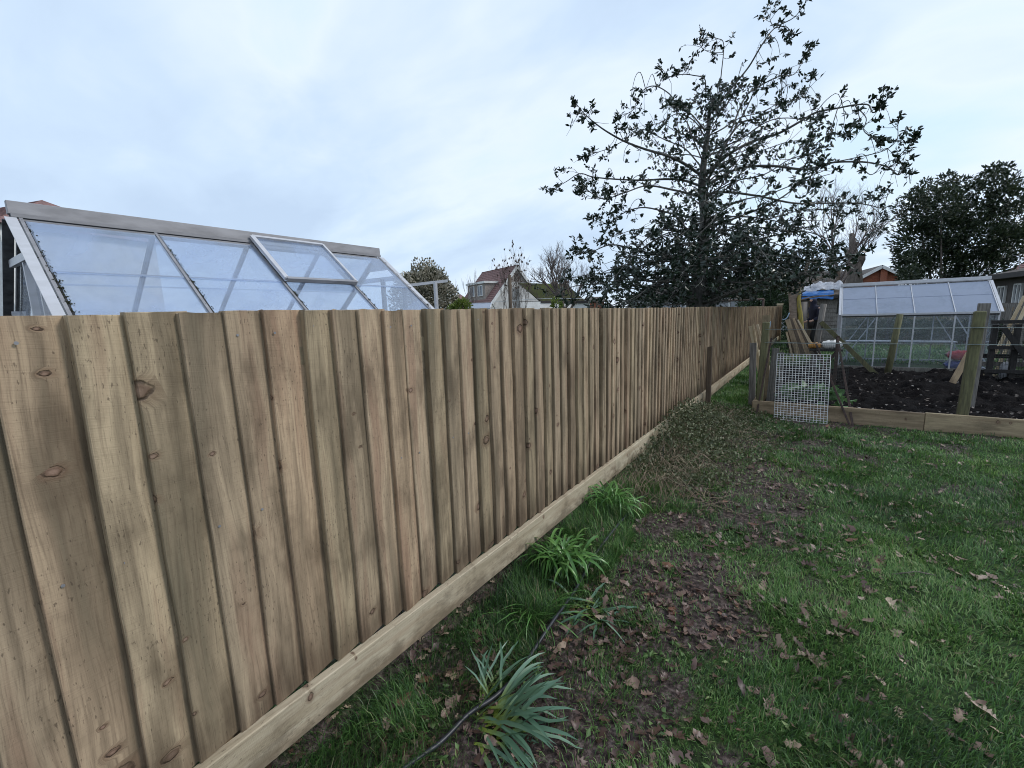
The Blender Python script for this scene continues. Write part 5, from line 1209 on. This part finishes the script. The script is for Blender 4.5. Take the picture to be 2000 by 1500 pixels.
# white garages and little brick house right of the bare tree
p, q_ = at(1128, 597, 42), at(1152, 597, 42); h4 = thing('garage', 'low white flat-roofed garage between bare tree and holly', 'garage', Hx(p)); zt = at(1140, 592, 42)[2]
mb, d, n_ = block(MB(), p, q_, 4, 0, zt); mb.build('wall', M['white'], h4); block(MB(), Hx(p) - d * .2 - n_ * .2, Hx(q_) + d * .2 - n_ * .2, 4.4, zt + .003, zt + .22)[0].build('roof', M['fascia'], h4)
p, q_ = at(1153, 597, 48), at(1180, 597, 48); h5 = thing('brick_house', 'red brick house with dark roof glimpsed left of the holly', 'house', Hx(p)); zt = at(1160, 588, 48)[2]; za = at(1165, 578, 48)[2]
mb, d, n_ = block(MB(), p, q_, 6, 0, zt); mb.build('wall', M['brick'], h5); p, q_ = Hx(p), Hx(q_)
m2 = MB(); up_ = lambda v, z: v + V3(0, 0, z); m2.slab([up_(p - n_ * .3, zt), up_(q_ + d * .3 - n_ * .3, zt), up_(q_ + d * .3 + n_ * 3, za), up_(p + n_ * 3, za)], 0.15).slab([up_(p + n_ * 3, za), up_(q_ + n_ * 3, za), up_(q_ + n_ * 6.3, zt), up_(p + n_ * 6.3, zt)], 0.15); m2.build('roof', M['tiledark'], h5)
# little glasshouse roof peeping over the fence
gh_ = thing('glasshouse', 'little glasshouse with pale pitched roof peeping over the fence', 'greenhouse', g0(940, 17))
c4 = [at(913, 604, 16.5), at(957, 602, 16.2), at(960, 591.5, 17.2), at(921, 592.5, 17.5)]; MB().slab(c4, 0.01).build('roof_pane', M['glassroof2'], gh_)
for i, j in ((0, 1), (1, 2), (2, 3), (3, 0)): MB().bar(c4[i], c4[j], 0.035, 0.035).build('frame_bar', M['alu'], gh_)
MB().bar(c4[2], at(968, 604, 17.6), 0.035, 0.035).build('frame_bar', M['alu'], gh_)
for x_ in c4[:2]: MB().bar(x_ * V3(1, 1, 0), x_, 0.04, 0.04).build('post', M['alu'], gh_)
# vent pipe, washing line post and lines
p = g0(997, 20); vp = thing('vent_pipe', 'dark brown pole with pale collars in front of the white gable', 'pole', p); zt = at(996, 538, 20)[2]
MB().tube([p, p + V3(0, 0, zt)], 0.085, 10).build('pole', M['stake'], vp)
for yy in (541, 571): c = at(996, yy, 20); MB().tube([c - V3(0, 0, .02), c + V3(0, 0, .02)], 0.10, 10).build('collar', M['alu'], vp)
p = V3(*onx(850, 552, -8.0)); wl = thing('washing_line_post', 'white T-shaped washing line post in front of the flowering shrub', 'post', Hx(p))
MB().bar(Hx(p), p + V3(0, 0, 0.02), 0.07, 0.07).build('post', M['alu'], wl)
a, b = onx(793, 558, -8.0), onx(874, 548.5, -8.0); c = (a + b) / 2; a, b = at(793, 558, 11.0), at(874, 548.5, 11.3)
MB().bar(a, b, 0.07, 0.07).build('crossbar', M['alu'], wl)
a, b = at(962, 590, 24), at(1140, 583, 22); tag(MB().tube(smoothpath([a, at(1050, 584, 23), b]), 0.012, 4).build('washing_line', M['galv'], loc=a), 'pale washing line sagging in front of the mossy roof', 'line')
p = g0(1166, 24); tag(MB().bar(p, p + V3(0, 0, at(1166, 585, 24)[2]), 0.09, 0.09).build('washing_line_post', M['stake'], loc=p), 'thin dark post holding the washing line left of the holly', 'post')
# grey clad building and iron rail
p, q_ = at(1235, 590, 36), at(1474, 590, 28); h6 = thing('clad_building', 'long low grey-clad building with dark eaves behind the holly trunk', 'building', Hx(p)); zt = at(1420, 568, 30)[2]; zr = at(1420, 546, 33)[2]
mb, d, n_ = block(MB(), p, q_, 6, 0, zt); mb.build('wall', M['greywall'], h6); p, q_ = Hx(p), Hx(q_); ln = np.linalg.norm(q_ - p)
for i in range(9): x_ = p + d * ln * (i + .5) / 9 - n_ * .03; MB().bar(x_, up_(x_, zt - .05), 0.10, 0.05, n_).build('batten', M['white'], h6)
MB().bar(up_(p - n_ * .04, zt - .55), up_(q_ - n_ * .04, zt - .55), 0.05, 0.10).build('batten', M['white'], h6)
rf = MB().slab([up_(p - n_ * .5, zt), up_(q_ - n_ * .5, zt), up_(q_ + n_ * 3, zr), up_(p + n_ * 3, zr)], 0.12).build('roof', M['tiledark'], h6); tiled(rf, up_(p - n_ * .5, zt), up_(q_ - n_ * .5, zt), up_(p + n_ * 3, zr), up_(q_ + n_ * 3, zr), 12, M['tiledark'])
MB().bar(up_(p - n_ * .53, zt - .06), up_(q_ - n_ * .53, zt - .06), 0.1, 0.2).build('fascia', M['fascia'], h6)
a, b = at(1352, 590, 18), at(1491, 584, 20); o = MB().tube([a, b], 0.05, 8)
for x_ in (a, b): o.tube([x_ * V3(1, 1, 0), x_], 0.05, 8)
tag(o.build('iron_rail', M['rust'], loc=a * V3(1, 1, 0)), 'rusty horizontal iron rail in front of the grey-clad building', 'rail')

# tarpaulin-roofed shed
shY = 23.0; p, q_ = ony(1556, 600, shY), ony(1655, 600, shY); zt = ony(1600, 578, shY)[2]
sh = thing('shed', 'dark weathered garden shed with horizontal cladding under a blue tarpaulin', 'shed', (p[0], shY, 0)); W_ = q_[0] - p[0]
MB().box(p[0] + .03, shY + .03, 0, q_[0] - .03, shY + 2.2, zt - 0.05).build('frame', M['blackwood'], sh)
nb = 12
for i in range(nb):
    o = MB().hexa([(0, 0.0, 0), (W_, 0.0, 0), (W_, .03, 0), (0, .03, 0)], [(0, 0.02, zt / nb - .006), (W_, 0.02, zt / nb - .006), (W_, .03, zt / nb - .006), (0, .03, zt / nb - .006)]).build('board', M['old']); o.parent = sh; o.location = (0, -0.003, i * zt / nb)
MB().slab([(p[0] - .15, shY - .25, zt), (q_[0] + .15, shY - .25, zt), (q_[0] + .15, shY + 2.4, zt + .34), (p[0] - .15, shY + 2.4, zt + .34)], 0.06).build('roof', M['tiledark'], sh)
MB().bar((p[0] - .15, shY - .28, zt - .05), (q_[0] + .15, shY - .28, zt - .05), 0.03, 0.14, (0, 0, 1)).build('fascia', M['fascia'], sh)
MB().box(ony(1579, 600, shY)[0], shY - .03, 0.05, ony(1592, 600, shY)[0], shY - .006, zt - .25).build('door', M['stake'], sh)
def sheet(name, label, x0, x1, y0, y1, z0, z1, mat, seed, amp):
    r = np.random.default_rng(seed); nx_, ny_ = 26, 9; V = []
    for j in range(ny_):
        for i in range(nx_):
            u, v = i / (nx_ - 1), j / (ny_ - 1); V.append((x0 + (x1 - x0) * u, y0 + (y1 - y0) * v, z0 + (z1 - z0) * v + amp * (float(vn(u, v, 6, seed)) - .3) + amp * .6 * float(vn(u, v, 15, seed + 1)) - (0.22 if j == 0 else 0)))
    F = [(j * nx_ + i, j * nx_ + i + 1, (j + 1) * nx_ + i + 1, (j + 1) * nx_ + i) for j in range(ny_ - 1) for i in range(nx_ - 1)]
    return tag(mesh_np(name, V, F, mat, loc=V[0], smooth=True), label, 'tarpaulin')
sheet('tarpaulin', 'bright blue tarpaulin along the front edge of the shed roof', ony(1565, 600, shY)[0], ony(1626, 600, shY)[0], shY - .36, shY + .9, zt + .05, zt + .20, M['tarp'], 2, 0.07)
sheet('plastic_sheet', 'crumpled white plastic sheeting on the shed roof behind the tarpaulin', ony(1566, 600, shY)[0], ony(1645, 600, shY)[0], shY + .8, shY + 2.3, zt + .32, zt + .50, M['tarpwhite'], 5, 0.22)
tag(MB().tube([(ony(1556, 640, 21)[0], 21.2, 0), (ony(1556, 640, 21)[0], 21.2, 1.9)], 0.3, 12).build('water_butt', M['fascia'], loc=(ony(1556, 640, 21)[0], 21.2, 0)), 'dark water butt standing beside the forked trunk', 'barrel')

# brick gable house and its long roof
a = at(1721, 518, 40); h7 = thing('brick_house', 'red brick house with white-edged gable behind the small greenhouse', 'house', Hx(a))
l_, r2_ = at(1684, 538, 40.5), at(1748, 537, 39.5); gd = nrm(Hx(r2_ - l_)); gn = V3(-gd[1], gd[0], 0)
if np.dot(gn, a - CAM) < 0: gn = -gn
hl, hr = abs(np.dot(l_ - a, gd)), abs(np.dot(r2_ - a, gd)); hh = max(hl, hr); dz = a[2] - l_[2]
k = lambda u, n__, z: Hx(a) + gd * u + gn * n__ + V3(0, 0, z)
ze = a[2] - dz
MB().slab([k(-hh, 0, 0), k(hh, 0, 0), k(hh, 0, ze), k(0, 0, a[2] - .1), k(-hh, 0, ze)], 0.3).build('wall', M['brick'], h7)
MB().hexa([k(-hh, .31, 0), k(hh, .31, 0), k(hh, 7, 0), k(-hh, 7, 0)], [k(-hh, .31, ze - .05), k(hh, .31, ze - .05), k(hh, 7, ze - .05), k(-hh, 7, ze - .05)]).build('wall', M['brick'], h7)
MB().hexa([k(-.05, -.3, 0), k(.45, -.3, 0), k(.45, -.01, 0), k(-.05, -.01, 0)], [k(-.05, -.3, a[2] - .35), k(.45, -.3, a[2] - .35), k(.45, -.01, a[2] - .35), k(-.05, -.01, a[2] - .35)]).build('chimney_breast', M['brick'], h7)
for s in (1, -1):
    e_ = [k(s * hh * 1.12, -.4, ze - dz * .12), k(s * hh * 1.12, 7, ze - dz * .12), k(0, 7, a[2]), k(0, -.4, a[2])]
    rf = MB().slab(e_ if s > 0 else e_[::-1], 0.12).build('roof', M['tiledark'], h7); MB().bar(k(0, -.44, a[2] - .15), k(s * hh * 1.12, -.44, ze - dz * .12 - .15), .05, .26).build('bargeboard', M['white'], h7)
a0, a1 = at(1540, 531, 46), at(1684, 529, 42); e0, e1 = at(1540, 570, 42), at(1686, 566, 38)
h8 = thing('long_roof_house', 'long low house with dark weathered tiled roof behind the shed', 'house', Hx(e0))
rf = MB().slab([e0, e1, a1, a0], 0.15).build('roof', M['tiledark'], h8); tiled(rf, e0, e1, a0, a1, 16, M['tiledark'])
mb, d, n_ = block(MB(), e0 + nrm(Hx(a0 - e0)) * .5, e1 + nrm(Hx(a1 - e1)) * .5, 6, 0, min(e0[2], e1[2]) - .1); mb.build('wall', M['brick'], h8)
# dark bungalow at the right edge
p, q_ = at(1930, 560, 22.0), at(2150, 560, 15.0); h9 = thing('rendered_bungalow', 'dark brown rendered bungalow with white windows at the right edge', 'house', Hx(p))
zt = at(1940, 543, 21.8)[2]; mb, d, n_ = block(MB(), p, q_, 7, 0, zt); mb.build('wall', M['darkrender'], h9); p, q_ = Hx(p), Hx(q_); ln = np.linalg.norm(q_ - p)
rf = MB().slab([up_(p - d * .4 - n_ * .6, zt + .02), up_(q_ - n_ * .6, zt + .02), up_(q_ + n_ * 3.5, zt + .9), up_(p - d * .4 + n_ * 3.5, zt + .9)], 0.14).build('roof', M['tiledark'], h9)
MB().bar(up_(p - d * .4 - n_ * .63, zt - .03), up_(q_ - n_ * .63, zt - .03), .06, .22, (0, 0, 1)).build('fascia', M['fascia'], h9)
def wallpt(px_, py_): return onplane(px_, py_, p, n_)
for x0, x1, y0, y1 in ((1947, 1961, 606, 561), (1979, 1993, 604, 556)):
    a, b = wallpt(x0, y0), wallpt(x1, y0); top = wallpt(x0, y1)[2]; b[2] = a[2]
    window(h9, a - n_ * .05, Hx(b - a), V3(0, 0, top - a[2]), -n_, 1)
# tiled upper roof and aerial behind
p2, q2 = at(1940, 545, 31), at(1984, 545, 29.5); h10 = thing('tiled_house', 'house whose brown tiled roof end shows right of the evergreen', 'house', Hx(p2))
z0, z1 = at(1960, 545, 30)[2], at(1972, 509, 31)[2]; mb, d2, n2 = block(MB(), p2, q2, 6, 0, z0); mb.build('wall', M['brick'], h10); p2, q2 = Hx(p2), Hx(q2)
rf = MB().slab([up_(p2 - n2 * .4, z0), up_(q2 - n2 * .4, z0), up_(q2 + n2 * 2.2, z1), up_(p2 + n2 * 2.2, z1)], .15).build('roof', M['tile'], h10); tiled(rf, up_(p2 - n2 * .4, z0), up_(q2 - n2 * .4, z0), up_(p2 + n2 * 2.2, z1), up_(q2 + n2 * 2.2, z1), 9, M['tile'])
c = at(1992, 532, 24); ae = thing('aerial', 'thin television aerial on the dark bungalow roof at right', 'aerial', c * V3(1, 1, 1)); t_ = at(1992, 497, 24)
MB().tube([c - V3(0, 0, .5), t_], 0.015, 5).build('mast', M['aludull'], ae)
a, b = at(1977, 500, 24), at(2004, 497, 24); MB().tube([a, b], 0.01, 4).build('boom', M['aludull'], ae)
for i in range(6): x_ = a + (b - a) * (i + .5) / 6; MB().tube([x_ - V3(.06, .14, 0), x_ + V3(.06, .14, 0)], 0.006, 4).build('rod', M['aludull'], ae)
# house at the left edge behind the greenhouse
p, q_ = at(-330, 470, 26), at(3, 470, 21.0); h11 = thing('white_house', 'white-walled house with red-brown roof behind the greenhouse at left', 'house', Hx(q_)); zt = at(2, 437, 21)[2]
mb, d, n_ = block(MB(), p, q_, 7, 0, zt); mb.build('wall', M['white'], h11); p, q_ = Hx(p), Hx(q_); zr = zt + 2.2
c4 = [p - d * .4 - n_ * .4, q_ + d * .35 - n_ * .4, q_ + d * .35 + n_ * 7.4, p - d * .4 + n_ * 7.4]; r0, r1 = up_((c4[0] + c4[3]) / 2 + d * 3.7, zr), up_((c4[1] + c4[2]) / 2 - d * 3.7, zr); c4 = [up_(x_, zt) for x_ in c4]
rf = MB().poly([c4[0], c4[1], r1, r0]).poly([c4[1], c4[2], r1]).poly([c4[2], c4[3], r0, r1]).poly([c4[3], c4[0], r0]).build('roof', M['tile'], h11); tiled(rf, c4[0], c4[1], r0, r1, 14, M['tile'])
MB().bar(c4[0] - V3(0, 0, .08), c4[1] - V3(0, 0, .08), .08, .16).build('fascia', M['white'], h11)
window(h11, q_ - d * 1.9 - n_ * .04 + V3(0, 0, zt - 1.6), d * 1.3, V3(0, 0, 1.2), -n_, 1)

# boundary behind the greenhouse: panel fence and low hedge
pf = thing('panel_fence', 'brown-grey panel fence closing the garden behind the small greenhouse', 'fence', (0, 26.0, 0))
for i in range(6):
    x0 = 0.9 + 1.95 * i; MB().box(x0 - .05, 25.95, -.05, x0 + .05, 26.06, 1.75).build('post', M['old'], pf)
    pn = MB().box(x0 + .05, 26.02, .06, x0 + 1.90, 26.05, 1.6).build('panel', M['brownwood'] if i % 2 else M['old'], pf)
    for j in range(9): MB().box(x0 + .06, 25.985, .08 + j * .17, x0 + 1.89, 26.018, .235 + j * .17).build('slat', M['old'] if (i + j) % 3 else M['brownwood'], pn)
bush('clipped_hedge', 'low dark green hedge in front of the panel fence', 'hedge', [((2.0 + 1.1 * i, 24.6, 0.45), (0.85, 0.5, 0.6)) for i in range(5)], 9000, 0.12, 0.06, M['evergreen'], 12, stem=False)
sf = thing('slatted_fence', 'grey slatted garden fence below the dark bungalow windows', 'fence', (4.5, 17.0, 0))
for i in range(24): x_ = 4.05 + 0.14 * i; MB().box(x_, 17.0, 0.05, x_ + 0.115, 17.02, 1.62).build('slat', M['old'], sf)
MB().box(4.0, 17.025, 1.3, 7.5, 17.06, 1.38).build('rail', M['old'], sf); MB().box(4.0, 17.025, .4, 7.5, 17.06, .48).build('rail', M['old'], sf)

# ------------------------------------------------------------------ the person at the shed
def skin_obj(name, pts, edges, rad, mat, parent=None, loc=None, root=0):
    o_ = org(parent) if parent is not None else np.asarray(loc, float)
    me = bpy.data.meshes.new(name); me.from_pydata([tuple(np.asarray(p) - o_) for p in pts], edges, []); me.update(); me.materials.append(mat)
    o = bpy.data.objects.new(name, me); COL.objects.link(o)
    if parent is not None: o.parent = parent
    else: o.location = loc; ORG[o.name] = o_
    o.modifiers.new('skin', 'SKIN')
    for i, rd in enumerate(rad):
        sv = me.skin_vertices[0].data[i]; sv.radius = (rd, rd) if np.isscalar(rd) else rd; sv.use_root = (i == root)
    s = o.modifiers.new('sub', 'SUBSURF'); s.levels = 2; s.render_levels = 2
    for pl in me.polygons: pl.use_smooth = True
    return o
pc = V3(-0.08, 20.0, 0); Lf = nrm(V3(RC[0][0], RC[1][0], 0)) * -1.0; Bk = nrm(V3(-Lf[1], Lf[0], 0))   # Lf: way the person walks (picture left)
J = lambda f, s, z: pc + Lf * f + Bk * s + V3(0, 0, z)
k_ = 1.2
body = [J(0, 0, .92 * k_), J(.03, 0, 1.15 * k_), J(.07, 0, 1.36 * k_), J(.11, 0, 1.46 * k_), J(.14, 0, 1.56 * k_), J(.15, 0, 1.66 * k_),
        J(0, .10, .88 * k_), J(.16, .10, .50 * k_), J(-.02, .10, .12 * k_), J(.10, .10, .05 * k_), J(0, -.10, .88 * k_), J(-.10, -.10, .50 * k_), J(-.38, -.10, .20 * k_), J(-.36, -.10, .07 * k_),
        J(.06, .19, 1.36 * k_), J(.05, .24, 1.08 * k_), J(.28, .20, .98 * k_), J(.36, .18, .97 * k_), J(.06, -.19, 1.36 * k_), J(.0, -.24, 1.08 * k_), J(.2, -.22, .95 * k_), J(.28, -.2, .94 * k_)]
be = [(0, 1), (1, 2), (2, 3), (3, 4), (4, 5), (0, 6), (6, 7), (7, 8), (8, 9), (0, 10), (10, 11), (11, 12), (12, 13), (2, 14), (14, 15), (15, 16), (16, 17), (2, 18), (18, 19), (19, 20), (20, 21)]
brd = [.15, .14, .16, .06, .10, .085, .09, .062, .045, .04, .09, .062, .045, .04, .06, .045, .035, .042, .06, .045, .035, .042]
pe = skin_obj('person', body, be, brd, M['skin'], loc=pc); tag(pe, 'person in navy hooded top and dark trousers walking left past the shed', 'person')
skin_obj('hoodie', [body[0] + V3(0, 0, -.02), body[1], body[2], body[3], J(.115, 0, 1.56 * k_), J(.12, 0, 1.67 * k_), body[14], body[15], J(.24, .21, 1.0 * k_), body[18], body[19], J(.16, -.22, .97 * k_)],
         [(0, 1), (1, 2), (2, 3), (3, 4), (4, 5), (2, 6), (6, 7), (7, 8), (2, 9), (9, 10), (10, 11)], [.185, .175, .19, .10, .128, .10, .085, .072, .055, .085, .072, .055], M['navy'], pe)
skin_obj('trousers', [J(0, 0, .90 * k_), body[6], body[7], body[8], body[10], body[11], body[12]], [(0, 1), (1, 2), (2, 3), (0, 4), (4, 5), (5, 6)], [.165, .115, .085, .065, .115, .085, .065], M['trousers'], pe)
for f, s, z, tilt in ((-.02, .10, .10, 0), (-.38, -.10, .16, 1)):
    skin_obj('boot', [J(f - .03, s, z * k_ + .03), J(f, s, z * k_ - .04), J(f + .17, s, z * k_ - .05 - .07 * tilt)], [(0, 1), (1, 2)], [.07, .065, .05], M['boots'], pe, root=1)
for s in (.05, -.05): MB().tube([J(.245, s * .7, 1.635 * k_), J(.252, s * .7, 1.635 * k_)], 0.012, 6).build('eye', M['rubber'], pe)
MB().tube([J(.23, 0, 1.64 * k_), J(.265, 0, 1.60 * k_), J(.235, 0, 1.59 * k_)], [.008, .016, .012], 6).build('nose', M['skin'], pe)

# ------------------------------------------------------------------ scale the layout to life size
done = set()
bpy.context.view_layer.update()
for o in SC.objects:
    if o.type in {'CAMERA', 'LIGHT'}: continue
    mw = o.matrix_basis.copy(); mw.translation = mw.translation * S; o.matrix_basis = mw
    if o.type == 'MESH' and o.data.name not in done:
        done.add(o.data.name); me = o.data; n = len(me.vertices); co = np.empty(n * 3, np.float32); me.vertices.foreach_get('co', co); me.vertices.foreach_set('co', co * S)
        if me.skin_vertices:
            for sv in me.skin_vertices[0].data: sv.radius = (sv.radius[0] * S, sv.radius[1] * S)
        me.update()
